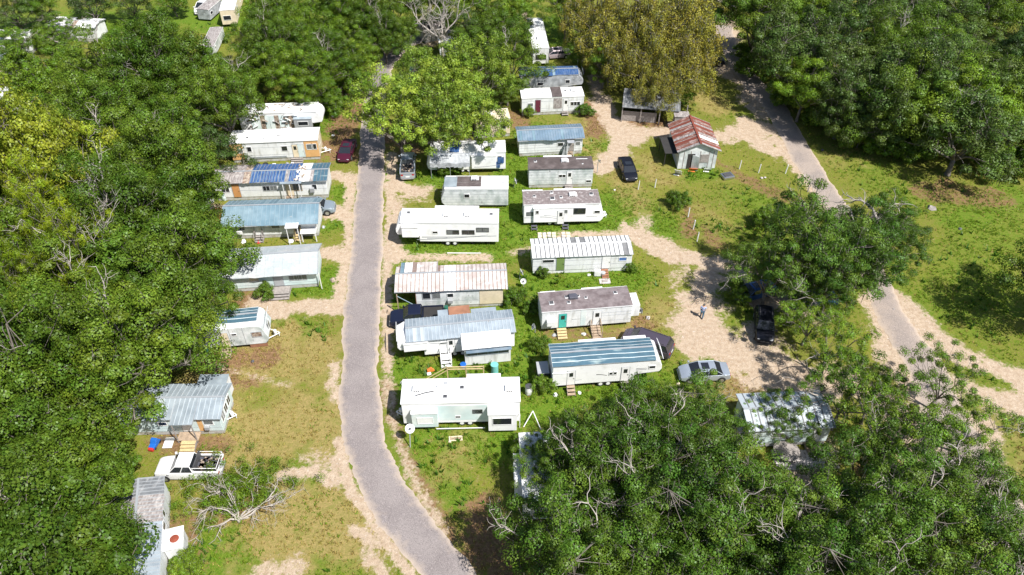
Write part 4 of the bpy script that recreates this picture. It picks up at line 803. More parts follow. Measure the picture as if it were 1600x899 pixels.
MB().box(0, t.L*.14, -.03, -.002, .45, 2.9).build('tan_panel', M['tan'], t.e); MB().box(t.L*.84, t.L, -.03, -.002, .45, 2.9).build('tan_panel', M['tan'], t.e); MB().box(t.L+.002, t.L+.03, 0, 3.0, .45, 2.9).build('end_panel', M['cream'], t.e)
t.window(t.L*.87, 1.6, .75, .75, n=1, y0=-.03); t.window(t.L*.93, 1.6, .0001+.55, .75, y0=-.03); t.window(.9, 1.5, .6, .6, y0=-.03); t.window(t.L*.19, 1.6, .5, .7); t.window(t.L*.58, 1.5, .7, .7); t.door(t.L*.7, 'cream'); t.door(t.L*.76, 'aqua', win=False, w=.75)
t.window(1.0, 1.5, .8, 1.0, 'R'); t.vent(2.2, 1.0); t.vent(4.3, .6, lid=1); t.vent(t.L*.6, .5, lid=1); t.ac(t.L*.56); t.pipe(t.L*.8, 1); t.hitch('R', 1.3)
t.steps(t.L*.735, 3, 1.5, 'greywood', label='wide grey wooden steps at the doors of the orange ended trailer'); MB().box(t.L*.2, t.L*.62, -.05, -.015, .7, .78).box(t.L*.2, t.L*.62, -.06, -.02, .55, .6).build('gutter_rail', M['trim'], t.e)
MB().box(t.L*.42, t.L*.84, t.W+.12, t.W+.6, t.H-.4, t.H-.35).build('back_awning', M['darkroof'], t.e)
t = T('tarped_mobile_home', 'long white mobile home with blue tarp over half of its patched roof', MOB, (341, 314), (514, 309), 3.3, 2.75, 'white', skirt='skirt')
t.metal([(.27, 'weathered'), (.05, 'insul'), (.43, 'bluetarp'), (.07, 'membrane'), (.18, 'tealroof')], over=.35, rise=.3, pitch=.42, rib='weathered', ribw=.03, wav=.08); t.lap([1.4])
mb = MB()
for i in range(15): x = t.L*(.335+.41*i/15); mb.box(x, x+.05, -.3, t.W*.49, 0, .03, 0, lambda a, b, c: (a, b, t.roofz(b)+.03+c))
mb.build('batten', M['bluemetal2'], t.e)
db = MB()
for i in range(26):
    x = t.L*tr_.uniform(.74, .81); y = tr_.uniform(-.1, 2.8); a = tr_.uniform(0, pi); l = tr_.uniform(.12, .5); db.box(-l, l, -.15, .15, 0, .04, i % 3, lambda px, py, pz: (x+(px*cos(a)-py*sin(a))*.6, y+px*sin(a)+py*cos(a), t.roofz(y)+.06+pz))
db.build('roof_debris', [M['plastic_white'], M['insul'], M['membrane']], t.e)
t.window(.8, 1.25, .9, .7, n=2); t.door(2.1, 'doororange', win=False, w=.85); t.window(t.L*.43, 1.3, .75, .65, n=2, frame='plastic_grey'); t.window(t.L*.495, 1.3, .75, .65, n=2, frame='plastic_grey'); t.door(t.L*.63, 'cream', win=False, w=.9)
t.window(t.L*.7, 1.2, 1.0, .95, n=3, frame='wood'); t.window(t.L*.87, 1.3, .5, .7); MB().box(t.L*.845, t.L*.885, -.3, -.002, 1.0, 1.6).build('window_cooler', M['plastic_grey'], t.e, bevel=.03)
for x in (.62, .68, .765): MB().box(t.L*x, t.L*x+.08, -.7, -.62, 0, 2.65).build('porch_post', M['plastic_white'], t.e)
MB().box(t.L*.6, t.L*.79, -.75, 0, 2.66, 2.72).build('porch_roof', M['galv'], t.e); t.steps(t.L*.655, 3, .9, 'wood', label='wooden steps under the small porch of the blue tarped home')
t = T('blue_gabled_home', 'white mobile home under a ribbed blue gable roof, beside the road', MOB, (358, 374), (499, 369), 3.6, 2.6, 'white', skirt='skirt')
t.metal([(1, 'bluemetal')], over=.75, ov_end=.3, rise=.75, pitch=.5, rib='bluemetal2', wav=.07); t.lap([1.0, 1.45, 1.9])
t.window(1.2, 1.3, .8, .9, frame='darktrim'); t.door(t.L*.31, 'plastic_white', win=False); t.door(t.L*.745, 'darkbox', win=False); t.window(t.L*.5, 1.4, .9, .6)
MB().box(t.L*.68, t.L*.82, -1.5, -.02, 2.35, 2.42).build('porch_roof', M['membrane'], t.e); MB().box(t.L*.82, t.L*.99, -1.1, -.02, 1.2, 1.27).box(t.L*.83, t.L*.84, -1.05, -.98, 0, 1.2).box(t.L*.98, t.L*.99, -1.05, -.98, 0, 1.2).build('side_shelf', M['plastic_white'], t.e)
for x in (.69, .81): MB().box(t.L*x, t.L*x+.08, -1.45, -1.37, 0, 2.35).build('porch_post', M['plastic_white'], t.e)
MB().box(1.2, 1.8, -.4, -.002, .9, 1.35).build('window_cooler', M['plastic_white'], t.e, bevel=.03)
t.steps(t.L*.78, 3, .7, 'newwood', rail=True, label='pale wooden steps with a rail at the porch of the blue gabled home'); t.steps(t.L*.35, 3, .9, 'greywood', rail=True, label='grey steps at the blank middle door of the blue gabled home')
t = T('shingle_roof_home', 'white mobile home with pale shingle gable roof and grey double window', MOB, (345, 458), (499, 448), 4.0, 2.5, 'aqua', skirt='skirt')
t.metal([(1, 'shingle')], over=.55, rise=.8, pitch=.9, rib='shingle', ribw=.02, wav=.1, ov_end=.25); t.lap([.8, 2.2])
t.window(t.L*.32, 1.35, .95, .6, glass='cream'); t.window(t.L*.72, 1.15, .95, .85, n=2, frame='plastic_grey'); t.window(t.L*.80, 1.15, .95, .85, n=2, frame='plastic_grey'); t.door(t.L*.56, 'plastic_grey', win=False, w=.95)
t.steps(t.L*.62, 3, 1.9, 'greywood', deck=.9, label='weathered wooden landing and ramp at the shingle roofed home'); MB().box(t.L+.3, t.L+.38, -.5, -.42, 0, 2.3).build('corner_post', M['plastic_white'], t.e)
t = T('teal_striped_camper', 'old white camper with teal striped roof under the oaks on the left', CAM, (262, 556), (424, 541), 2.7, 2.9, 'dirtywhite', nose='TR')
t.metal([(.8, 'tealroof'), (.2, 'tealroof')], over=.0, x1=t.L-.9, rise=.12, pitch=.34, rib='tealrib', ribw=.06, lengthwise=True, y0=.75); t.chassis()
for x in (.48, .64, .77): MB().box(t.L*x, t.L*x+.05, -.01, -.001, .5, 2.85).build('seam', M['trim'], t.e)
t.door(t.L*.55, 'cream', win=False); t.window(t.L*.66, 1.9, .45, .25); t.window(t.L*.85, 1.5, .9, .6, frame='trim', glass='insul'); t.window(.9, 1.4, .6, .9, 'R'); t.steps(t.L*.57, 4, 1.0, 'wood', label='wooden steps at the door of the teal striped camper'); MB().box(t.L*.8, t.L*.97, .05, .12, 0, .44).build('skirt_board', M['brick'], t.e); t.hitch('R', .8)
t = T('tin_roofed_home', 'pale blue mobile home with tin roof and covered porch over its steps', MOB, (197, 681), (352, 678), 3.5, 2.5, 'aqua', skirt='skirt')
t.metal([(1, 'galv')], over=.3, ov_end=.25, rise=.45, pitch=.45, rib='galv2', wav=.03); t.lap([.95, 2.2])
t.metal([(1, 'galv')], name='porch_roof', over=0, rise=.42, pitch=.4, rib='galv2', y0=-.95, y1=t.W*.5, z=2.55, x0=t.L*.55, x1=t.L*.77, single=True, wav=0, par=t.e)
t.slide(t.L*.68, t.L*.97, .5, 2.5, 1.3, back=True, m='white', top='galv')
for x in (.2, .47): MB().box(t.L*x, t.L*x+.04, -.014, -.002, .5, 2.45).build('seam', M['trim'], t.e)
t.window(t.L*.38, 1.35, .7, .42, n=1); t.window(t.L*.13, 1.4, .6, .5); t.window(t.L*.83, 1.35, .8, .55); MB().box(t.L*.83, t.L*.88, -.3, -.002, .9, 1.3).build('window_cooler', M['plastic_grey'], t.e, bevel=.03); MB().box(t.L*.765, t.L*.815, -.02, -.002, .5, 2.5).build('tan_panel', M['tan'], t.e); t.door(t.L*.6, 'doorwhite', win=False)
for y in (.4, 1.3, 2.2): t.window(y, 1.1, .65, .95, 'R', n=2)
for x in (.56, .75): MB().box(t.L*x, t.L*x+.08, -.93, -.85, 0, 2.48).build('porch_post', M['greywood'], t.e)
MB().box(t.L*.555, t.L*.77, -.95, -.02, .3, .4).build('porch_deck', M['wood'], t.e); t.steps(t.L*.68, 4, 1.25, 'newwood', deck=.1, y0=-1.0, label='plank steps leading up to the porch of the tin roofed home')
for j in range(3): MB().box(t.L*.4, t.L*.555, -.95, -.91, .5+.2*j, .54+.2*j).build('porch_rail', M['darktrim'], t.e)
t.hitch('R', .7)
# the long rusty roof at the lower left runs away from the camera: its 'front' faces the road
def along(name, label, cat, near, far, W, H, body, **k): return T(name, label, cat, near, far, W, H, body, **k)
t = T('long_rusty_roof_home', 'long white trailer with rusty tin roof beside the leafless tree, end on', MOB, (262, 925), (268, 775), 3.4, 2.5, 'white', skirt='skirt')
t.metal([(.5, 'galv'), (.3, 'weathered'), (.2, 'oldsteel')], over=.15, rise=.4, pitch=.32, rib='trim', ribw=.05, wav=.08)
t.window(t.L*.5, 1.2, .8, .7); t.door(t.L*.62, 'doorwhite')
MB().box(t.L*.28, t.L*.5, -1.5, -.02, 1.6, 1.68).build('lean_to_roof', M['membrane'], t.e); MB().box(t.L*.29, t.L*.49, -1.4, -.1, 0, 1.6).build('lean_to', M['white'], t.e)
o = MB().lathe((t.L*.38, -.85, 1.69), [(.32, 0), (.36, .03), (.1, .09)], 12).build('rusty_lid', M['redcan'], t.e)
# ---- middle column
t = T('cream_camper', 'small cream camper half hidden by the yellowish tree', CAM, (745, 217), (797, 213), 2.6, 2.8, 'cream', nose=None, skirt='skirt'); t.flat('cream'); t.window(t.L*.72, 1.2, .7, 1.2); t.window(t.L*.2, 1.3, .8, .6); t.ac(t.L*.4)
t = T('tarped_camper', 'white camper with grey tarp awning and blue tarps under the bright tree', CAM, (668, 271), (790, 269), 2.7, 3.0, 'whiteclean', nose='TL'); t.flat('membrane'); t.chassis(); t.wheels([t.L*.45, t.L*.53])
t.window(t.L*.6, 1.7, .9, .45); t.window(t.L*.1, 1.7, .9, .5); t.window(t.L*.9, 1.5, .5, .9); t.window(t.L*.72, 1.7, .5, .5); t.slide(t.L*.57, t.L*.88, .8, 2.6, .35); t.band(t.L*.6, t.L*.95, 1.0, .07, sl=.4, y=-.36)
aw = MB(); K = 10
for i in range(K):
    xa, xb = t.L*(.05+.5*i/K), t.L*(.05+.5*(i+1)/K); f = lambda x: .1*sin(x*3)
    aw.quad([(xa, 0, 2.75), (xb, 0, 2.75), (xb, -1.3, 2.3+f(xb)), (xa, -1.3, 2.3+f(xa))]); aw.quad([(xa, -1.3, 2.3+f(xa)), (xb, -1.3, 2.3+f(xb)), (xb, -1.35, 1.7-f(xb)), (xa, -1.35, 1.7+f(xa))])
aw.build('tarp_awning', M['greywall'], t.e)
for x in (.06, .3, .54): MB().tube([(t.L*x, -1.3, 0), (t.L*x, -1.3, 2.35)], .03, 5).build('awning_pole', M['trim'], t.e)
for a, b, y, z, s_ in ((.3, .42, .4, 3.12, 0), (.88, .93, -.08, 1.2, 1), (.9, .98, -.1, 1.9, 1)):
    mb = MB(); 
    for i in range(5):
        xa, xb = t.L*(a+(b-a)*i/5), t.L*(a+(b-a)*(i+1)/5); j = tr_.uniform(0, .12)
        if s_: mb.quad([(xa, y-j, z-.5), (xb, y-j*.5, z-.45), (xb, y, z+.4), (xa, y, z+.4)])
        else: mb.quad([(xa, y-.5, z+j), (xb, y-.5, z+.02), (xb, y+1.2, z+.08), (xa, y+1.2, z+j)])
    mb.build('blue_tarp', M['bluetarp'], t.e)
t = T('patched_camper', 'low camper with dark patches on its pale roof, behind the white fifth wheel', CAM, (690, 325), (794, 325), 2.7, 2.75, 'dirtywhite', z0=.35, nose='TL'); t.flat('membrane')
MB().box(t.L*.22, t.L*.6, 1.3, 2.5, 2.85, 2.875).box(t.L*.2, t.L*.6, .4, 1.25, 2.84, 2.865).build('roof_patch', M['darkroof'], t.e); MB().box(0.4, t.L*.24, .3, 2.4, 2.86, 2.88).build('roof_patch', M['galv'], t.e)
t.ac(t.L*.5, 1.9, z=2.88); t.vent(t.L*.93, 1.2, lid=1); t.pipe(t.L*.73, -.0+.3); t.lap([.8, 1.2, 1.6, 2.0, 2.4], 'plastic_grey'); t.chassis(); t.window(t.L*.35, 1.5, .6, .5)
t = T('white_fifth_wheel', 'bright white fifth wheel camper with grey swooshes, nose towards the road', CAM, (621, 384), (779, 385), 2.6, 3.3, 'whiteclean', z0=.6, nose='L', nl=2.6); t.flat('membrane', x0=.55)
t.slide(t.L*.37, t.L*.8, .9, 3.1, .85, back=True); t.chassis(); t.wheels([t.L*.5, t.L*.57])
for u in (.5, .65, .79): t.window(t.L*u, 1.75+(.35 if u == .79 else 0), .62, .5, frame='darktrim'); t.window(t.L*u+.7, 1.75+(.35 if u == .79 else 0), .62, .5, frame='darktrim')
t.window(t.L*.36, 1.8, .55, .3); t.slide(.75, 2.6, 1.55, 2.9, .45); t.band(t.L*.25, t.L*.98, 1.2, .12, sl=.25); t.band(t.L*.3, t.L*.9, 1.0, .08, sl=.6); t.band(t.L*.2, t.L*.5, .85, .1, sl=.3); t.vent(1.4, 1.7, lid=0, m='plastic_grey'); t.vent(t.L*.93, 1.5, m='plastic_grey')
t.ac(t.L*.5, 1.3); t.ac(t.L*.7, 1.3); t.pipe(t.L*.3, .7); t.pipe(t.L*.28, .8); mb = MB()
for i in range(4): mb.quad([(.06-.02*i, .25+i*.01, 2.2+.25*i), (.08, 2.3, 2.2+.25*i), (.1, 2.3, 2.32+.25*i), (.06, .25, 2.32+.25*i)])
MB().box(-.014, .2, .3, 2.3, 2.0, 2.06).build('nose_stripe', M['stripeblue'], t.e)
MB().box(t.L*.5, t.L*.83, -1.4, -1.34, .02, .14).build('white_edging', M['plastic_white'], t.e)
t = T('pink_roofed_home', 'white mobile home with chalky pink striped roof and open carport end', MOB, (652, 483), (786, 478), 3.6, 2.6, 'dirtywhite', z0=.35, skirt='skirt')
t.metal([(.43, 'pinkroof'), (.1, 'membrane'), (.47, 'pinkroof')], over=.22, rise=.35, ridge=.62, pitch=.42, rib='pinkrib', ribw=.075, x0=-2.1, x1=t.L+.5, wav=.08)
t.metal([(.05, 'bluemetal'), (.28, 'membrane'), (.67, 'pinkroof')], name='upper_patch', over=0, rise=-.33, pitch=.42, rib='pinkrib', ribw=.03, y0=2.3, y1=4.3, z=3.07, x0=-1.6, x1=t.L*.25, single=True, wav=0)
t.window(.7, 1.4, .75, .75, n=1, frame='plastic_grey'); t.window(1.7, 1.4, .75, .75, frame='plastic_grey'); t.window(t.L*.36, 1.5, .6, .5); MB().box(t.L*.36, t.L*.42, -.35, -.002, .9, 1.3).build('window_cooler', M['plastic_grey'], t.e, bevel=.03)
MB().box(t.L*.73, t.L, -.03, -.002, .4, 2.55).build('cream_panel', M['cream'], t.e); t.lap([1.0, 2.2], x1=t.L*.72)
for x, y in ((-1.9, -.6), (-1.9, 3.9)): MB().box(x, x+.1, y, y+.1, 0, 2.6).build('carport_post', M['wood'], t.e)
MB().tube([(-1.9, -.55, 2.45), (-.05, -.2, .6)], .05, 5).build('blue_brace', M['bluemetal2'], t.e); MB().box(-.04, 0, 0, 3.6, .4, 2.6).build('end_wall', M['brick'], t.e)
t = T('metal_roofed_fifth_wheel', 'white fifth wheel camper under a ribbed pale metal roof with added sun room', CAM, (624, 566), (804, 548), 2.7, 2.85, 'whiteclean', z0=.6, nose='L', nl=2.5)
t.metal([(1, 'galv')], over=.25, x0=.9, x1=t.L+.1, rise=.3, pitch=.36, rib='galv2', ribw=.08, wav=.02); t.chassis(); t.wheels([t.L*.48, t.L*.55])
t.slide(.6, 2.9, 1.6, 2.6, .3); t.band(2.6, t.L*.55, 2.1, .07, 'stripe', sl=-.5); t.door(t.L*.42, 'doorwhite'); t.window(t.L*.36, 1.9, .7, .25)
MB().box(t.L*.56, t.L*.95, -1.35, -.02, .05, 2.4).build('sun_room', M['white'], t.e); t.metal([(1, 'membrane')], name='sun_room_roof', over=.12, rise=.55, pitch=.4, rib='lightrib', y0=-1.4, y1=0, z=2.45, x0=t.L*.54, x1=t.L*.96, single=True, wav=0)
t.window(t.L*.58, 1.3, t.L*.35, .75, n=4, y0=-1.35, frame='galv'); MB().box(t.L*.57, t.L*.955, -1.75, -1.36, 2.05, 2.1).build('awning', M['steelblue'], t.e)
e_ = t.steps(t.L*.4, 3, 1.0, 'plastic_white', rail=True, deck=.5, label='white landing with rails in front of the metal roofed fifth wheel'); T5 = t
bx = empty('lean_to_shed', t.at(t.L*.47, 3.1), t.rz, 'small brown topped lean to behind the metal roofed fifth wheel', 'shed'); MB().box(0, 1.9, 0, 1.2, 0, 2.45).build('wall', M['greywood'], bx); MB().box(-.1, 2, -.1, 1.35, 2.45, 2.53).build('roof', M['brick'], bx); MB().box(2.1, 4.6, 0, .8, 2.4, 2.46).box(2.2, 2.3, .6, .7, 0, 2.4).box(4.4, 4.5, .6, .7, 0, 2.4).build('tin_cover', M['galv'], bx)
bx = empty('grey_store_box', t.at(t.L*.37, 3.2), t.rz, 'tall pale grey box behind the metal roofed fifth wheel', 'shed'); MB().box(0, 1.1, 0, 1.0, 0, 2.3).build('wall', M['greywall'], bx); MB().box(-.06, 1.16, -.06, 1.06, 2.3, 2.37).build('roof', M['galv'], bx)
t = T('slide_out_camper', 'large white camper with two slide outs, nearest the road bend', CAM, (632, 668), (812, 664), 2.7, 3.3, 'whiteclean', z0=.55, nose=None, zp=0)
t.flat('membrane', over=.06); t.chassis(); t.wheels([t.L*.5, t.L*.57]); t.slide(t.L*.08, t.L*.3, .65, 2.5, .55, m='aqua'); t.slide(t.L*.73, t.L*.97, .5, 2.7, 1.0, win=[(t.L*.77, 1.4, t.L*.155, .85)]); t.slide(t.L*.55, t.L*.84, .8, 3.1, .7, back=True)
MB().box(t.L*.28, t.L*.73, -.02, -.002, .9, 2.9).build('grey_panel', M['aqua'], t.e); t.window(t.L*.6, 1.8, .8, .45, frame='darktrim'); t.window(t.L*.13, 1.2, 1.3, .75, y0=-.55, glass='plastic_white'); MB().box(t.L*.28, t.L*.7, -.5, -.44, .25, .33).build('white_pipe', M['plastic_white'], t.e)
t.ac(t.L*.92, 1.3); t.ac(t.L*.13, 1.5); t.vent(t.L*.51, 1.6, m='plastic_grey'); t.vent(t.L*.37, .6, lid=0, m='plastic_grey'); t.vent(t.L*.37, 2.1, lid=1); t.pipe(t.L*.3, 1.7); MB().tube([(t.L*.12, .7, 3.5), (t.L*.2, 1.0, 3.5), (t.L*.27, 1.2, 3.45)], .05, 5).build('antenna', M['darktrim'], t.e); t.window(t.L*.45, 1.2, .4, .25)
MB().box(-.04, 0, .3, 2.4, 1.4, 2.6).build('front_cap_window', M['glass'], t.e); t.hitch('L', .8); T6 = t
dk = empty('timber_deck', t.at(2.6, 2.85), t.rz, 'new timber deck with handrails behind the slide out camper', 'deck'); MB().box(1.2, 4.6, 0, 1.3, .5, .6).build('deck_boards', M['newwood'], dk)
for x in (1.2, 2.9, 4.5): MB().box(x, x+.09, 1.2, 1.29, 0, 3.4).build('post', M['newwood'], dk)
for z in (3.0, 3.3): MB().box(1.2, 4.6, 1.2, 1.28, z, z+.08).build('handrail', M['newwood'], dk)
MB().tube([(1.2, 1.24, 3.3), (-1.0, 1.24, 1.6)], .05, 4).tube([(1.2, 1.24, 2.9), (-1.0, 1.24, 1.2)], .05, 4).tube([(-1.0, 1.24, 0), (-1.0, 1.24, 1.6)], .05, 4).build('stair_rail', M['newwood'], dk)
t = T('hidden_camper', 'pale camper mostly hidden under the foreground oaks, only its left end clear', CAM, (809, 815), (803, 708), 2.6, 2.9, 'white', z0=.45, nose=None); t.rz = t.rz
# its long axis runs away from the camera; long wall on the right side (local front)
t.e.location = gp(868, 815); t.org = gp(868, 815); t.flat('membrane'); t.window(1.5, 1.5, .8, .6); t.ac(t.L*.5); t.vent(t.L*.25, 1.3); t.vent(t.L*.8, 1.2, lid=1); t.chassis(); t.slide(t.L*.3, t.L*.75, .7, 2.3, .6, back=True, m='white'); t.door(t.L*.6); t.window(.7, 1.3, 1.2, .8, 'R')
# ---- right column
t = T('far_white_camper', 'white motor camper end on beyond the blue tarp roof', CAM, (857, 104), (846, 56), 2.5, 3.0, 'white', z0=.5); t.flat('membrane'); t.ac(t.L*.3); t.vent(t.L*.7, 1.2); t.chassis(); t.window(.4, 1.1, 1.7, .9, 'L'); t.door(t.L*.3); t.window(t.L*.6, 1.5, .8, .6); t.wheels([t.L*.4, t.L*.5])
t = T('blue_tarp_camper', 'grey camper with bright blue tarp over its roof', CAM, (812, 150), (910, 148), 2.7, 3.2, 'greywall', z0=.6, nose='R', nl=2.2); t.metal([(1, 'bluetarp')], over=.05, x0=-.1, x1=t.L-.7, rise=.3, pitch=.35, rib='bluemetal2', ribw=.02, wav=.08)
t.window(t.L*.72, 1.9, .6, .5); t.window(t.L*.28, 1.6, .8, .45); t.chassis(); t.door(t.L*.1, 'doorwhite'); t.band(t.L*.3, t.L*.9, 1.2, .08, 'membrane', sl=.5)
t = T('maroon_door_trailer', 'white trailer with maroon door and a dark patch across its white roof', MOB, (815, 181), (911, 177), 2.7, 2.7, 'white', skirt='skirt'); t.flat('membrane'); t.lap([.7, 1.0, 2.1])
MB().box(t.L*.49, t.L*.65, -.08, t.W+.05, 2.80, 2.83).build('roof_patch', M['darkroof'], t.e); t.door(t.L*.22, 'doormaroon', win=False); t.window(t.L*.1, 1.4, .7, .5); t.window(t.L*.79, 1.3, 1.3, .55, n=3); MB().box(t.L*.51, t.L*.65, -.02, -.002, .9, 2.5).build('patched_panel', M['weathered'], t.e)
t.door(t.L*.67); t.steps(t.L*.7, 2, .9, 'greywood', label='grey steps at the white door of the maroon door trailer'); t.vent(t.L*.35, 1.2, lid=1); t.vent(t.L*.72, 1.5); t.ac(t.L*.85, 1.5)
t = T('slate_roof_home', 'small white mobile home with slate blue tin roof right of the bright tree', MOB, (811, 245), (909, 240), 3.0, 2.6, 'white', skirt='skirt'); t.metal([(1, 'steelblue')], over=.35, rise=.4, pitch=.34, rib='bluemetal', wav=.1); t.lap([.8, 1.2, 1.6, 2.0, 2.3], 'plastic_grey')
t.window(t.L*.61, 1.3, .7, .5); t.door(t.L*.78, 'greywood', win=False); MB().box(t.L*.745, t.L*.86, -.9, -.002, 2.2, 2.26).build('porch_roof', M['greywall'], t.e); t.window(t.L*.89, 1.3, .6, .5)
for x in (.745, .85): MB().box(t.L*x, t.L*x+.06, -.88, -.82, 0, 2.2).build('porch_post', M['plastic_white'], t.e)
t.steps(t.L*.8, 3, .8, 'wood', label='narrow brown steps at the slate blue roofed home'); MB().box(t.L*.66, t.L*.74, -.6, -.55, .1, 1.9, 0, lambda a, b, c: (a+(c*.25), b, c)).build('leaning_panel', M['greywall'], t.e)
t = T('black_roof_trailer', 'pale green stained trailer with nearly black flat roof', MOB, (826, 294), (925, 292), 2.6, 2.75, 'dirtywhite', skirt='skirt'); t.flat('darkroof', 'darktrim', over=.06); t.ac(t.L*.57, 1.6); t.vent(t.L*.11, 1.6); t.vent(t.L*.84, .9, w=.2); t.lap([.7, 1.1, 1.5, 1.9, 2.3], 'plastic_grey'); t.window(t.L*.47, 1.5, .8, .4, n=2); t.door(t.L*.59); t.window(t.L*.9, .7, .6, .3)
MB().box(t.L*.25, t.L*.7, t.W+.3, t.W+.9, 2.4, 2.46).build('back_awning', M['plastic_white'], t.e); MB().box(t.L*.75, t.L*.93, 1.9, 2.0, 2.86, 2.9).build('roof_strip', M['plastic_white'], t.e); t.steps(t.L*.625, 4, .95, 'greywood', label='grey wooden steps at the black roofed trailer')
t = T('mottled_roof_camper', 'white camper with mottled brown roof and grey swooshes, slant nose on the right', CAM, (818, 354), (942, 351), 2.7, 3.1, 'whiteclean', nose='TR'); t.flat('brownroof'); t.chassis(); t.wheels([t.L*.33, t.L*.41]); t.ac(t.L*.62, 1.6); t.vent(t.L*.14, 1.5); t.vent(t.L*.36, 1.0, w=.55); t.vent(t.L*.47, 1.2); t.vent(t.L*.36, 2.2); t.vent(t.L*.85, 1.7, w=.5)
t.slide(t.L*.12, t.L*.76, .75, 2.75, .3); t.window(t.L*.04, 1.6, .7, .4, frame='darktrim'); t.window(t.L*.62, 1.9, 1.3, .7, y0=-.3, frame='darktrim'); t.window(t.L*.15, 2.0, .3, .45, y0=-.3); t.window(t.L*.5, 2.0, .35, .5, y0=-.3); t.window(t.L*.88, 1.7, .6, .35); t.door(t.L*.42, y0=-.3)
t.slide(0, t.L*.25, 2.2, 2.9, .5, back=True); t.slide(t.L*.4, t.L*.86, .8, 2.95, .55, back=True); t.band(t.L*.2, t.L*.47, 1.5, .09, sl=-.5, y=-.304); t.band(t.L*.25, t.L*.45, 1.7, .07, sl=-.35, y=-.304); t.band(t.L*.78, t.L*.92, 1.2, .08, y=-.004); t.band(.1, t.L*.12, 1.2, .08); t.hitch('R', .6)
t.steps(t.L*.13, 2, .7, 'darkbox', label='black folding step at the left door of the mottled roof camper', name='folding_step', y0=-.35); t.steps(t.L*.52, 2, .7, 'darkbox', label='black folding step at the right door of the mottled roof camper', name='folding_step', y0=-.35)
t = T('striped_roof_trailer', 'white trailer with boldly striped white and grey roof and a green door', MOB, (832, 429), (985, 423), 2.9, 2.5, 'white', skirt='white'); t.metal([(1, 'lightrib')], over=.2, ov_end=.05, rise=.25, ridge=.55, pitch=.5, rib='darkstripe', ribw=.15, wav=.02, trim='plastic_white'); t.lap([1.1, 1.8], 'trim')
t.door(t.L*.24, 'doorgreen', win=False, w=.85); t.door(t.L*.7, 'doorwhite', win=False, w=.9); t.window(t.L*.1, 1.6, 1.2, .4); t.window(t.L*.87, 1.5, .8, .45, glass='stripeblue'); t.steps(t.L*.73, 4, .75, 'brick', label='red brown steps at the right door of the striped roof trailer')
t = T('turquoise_door_trailer', 'white trailer with grey brown roof and a turquoise door', MOB, (846, 520), (984, 509), 2.8, 2.85, 'white', z0=.5); t.flat('lilacroof', 'plastic_white', over=.05); t.chassis(); t.vent(t.L*.12, 1.1, w=.5); t.vent(t.L*.3, 1.8); t.vent(t.L*.31, 1.0); t.ac(t.L*.37, 1.7, 'darkbox'); t.vent(t.L*.43, 1.8, w=.32); t.vent(t.L*.85, 1.9, w=.4); t.vent(t.L*.51, 1.5, w=.32)
t.door(t.L*.19, 'doorteal', w=.75); t.door(t.L*.57, 'doorwhite', w=.8); t.band(t.L*.33, t.L*.46, 1.5, .06, 'trim'); MB().box(t.L*.43, t.L*.49, -.02, -.002, .6, 2.7).build('pale_panel', M['aqua'], t.e); MB().box(t.L*.05, t.L*.14, -.5, -.02, 1.25, 1.9).build('window_cooler', M['plastic_white'], t.e, bevel=.03); t.lap([1.0, 1.7, 2.1], x0=t.L*.66)
MB().box(t.L*.03, t.L*.2, t.W+.05, t.W+.6, 2.4, 2.46).build('back_awning', M['plastic_white'], t.e); MB().box(t.L*.5, t.L*.74, t.W+.05, t.W+.7, 2.4, 2.46).build('back_awning', M['plastic_white'], t.e); MB().box(t.L+.02, t.L+.9, .3, 2.2, 1.0, 2.5).build('end_locker', M['white'], t.e, bevel=.05)
t.steps(t.L*.22, 4, .95, 'newwood', label='pale wooden steps below the turquoise door'); t.steps(t.L*.6, 5, .95, 'wood', label='brown wooden steps at the white door of the turquoise door trailer', rail=True); t.hitch('R', .9)
t = T('blue_roofed_fifth_wheel', 'white fifth wheel camper with rippled dark blue roof beside the silver sedan', CAM, (862, 610), (1030, 598), 2.7, 3.3, 'whiteclean', z0=.6, nose='R', nl=2.5); t.metal([(1, 'tealroof')], over=.1, x0=-.05, x1=t.L-.7, rise=.28, pitch=.42, rib='tealrib', ribw=.06, lengthwise=True, wav=.05); t.chassis(); t.wheels([t.L*.45, t.L*.52])
t.door(t.L*.135); t.door(t.L*.63); t.window(t.L*.52, 1.6, .35, .35); t.window(t.L*.55, 1.6, .35, .35); t.slide(.02, t.L*.16, .6, 2.3, .03); t.band(t.L*.07, t.L*.27, 1.1, .06, sl=.1); t.band(t.L*.76, t.L*.86, 2.15, .07, 'darktrim'); t.band(t.L*.76, t.L*.86, 1.98, .07, 'darktrim'); t.window(t.L*.88, 2.1, .55, .35); t.band(t.L*.4, t.L*.5, 1.7, .1, 'darktrim', sl=-.2); t.band(t.L*.75, t.L*.97, 1.5, .05, sl=.1)
t.slide(t.L*.28, t.L*.62, .9, 3.05, .6, back=True); t.slide(t.L*.7, t.L*.9, 1.2, 3.1, .6, back=True); t.steps(t.L*.17, 3, .75, 'wood', label='small brown steps at the left door of the blue roofed fifth wheel'); t.steps(t.L*.67, 3, .75, 'greywood', label='small grey steps at the right door of the blue roofed fifth wheel')
bx = empty('metal_store_box', t.at(-1.2, .8), t.rz, 'dark metal box at the left end of the blue roofed fifth wheel', 'box'); MB().box(0, 1.0, 0, 1.4, .1, 1.5).build('box_body', M['darkbox'], bx, bevel=.03); MB().box(-.05, 1.05, -.05, 1.45, 1.5, 1.6).build('lid', M['plastic_grey'], bx)
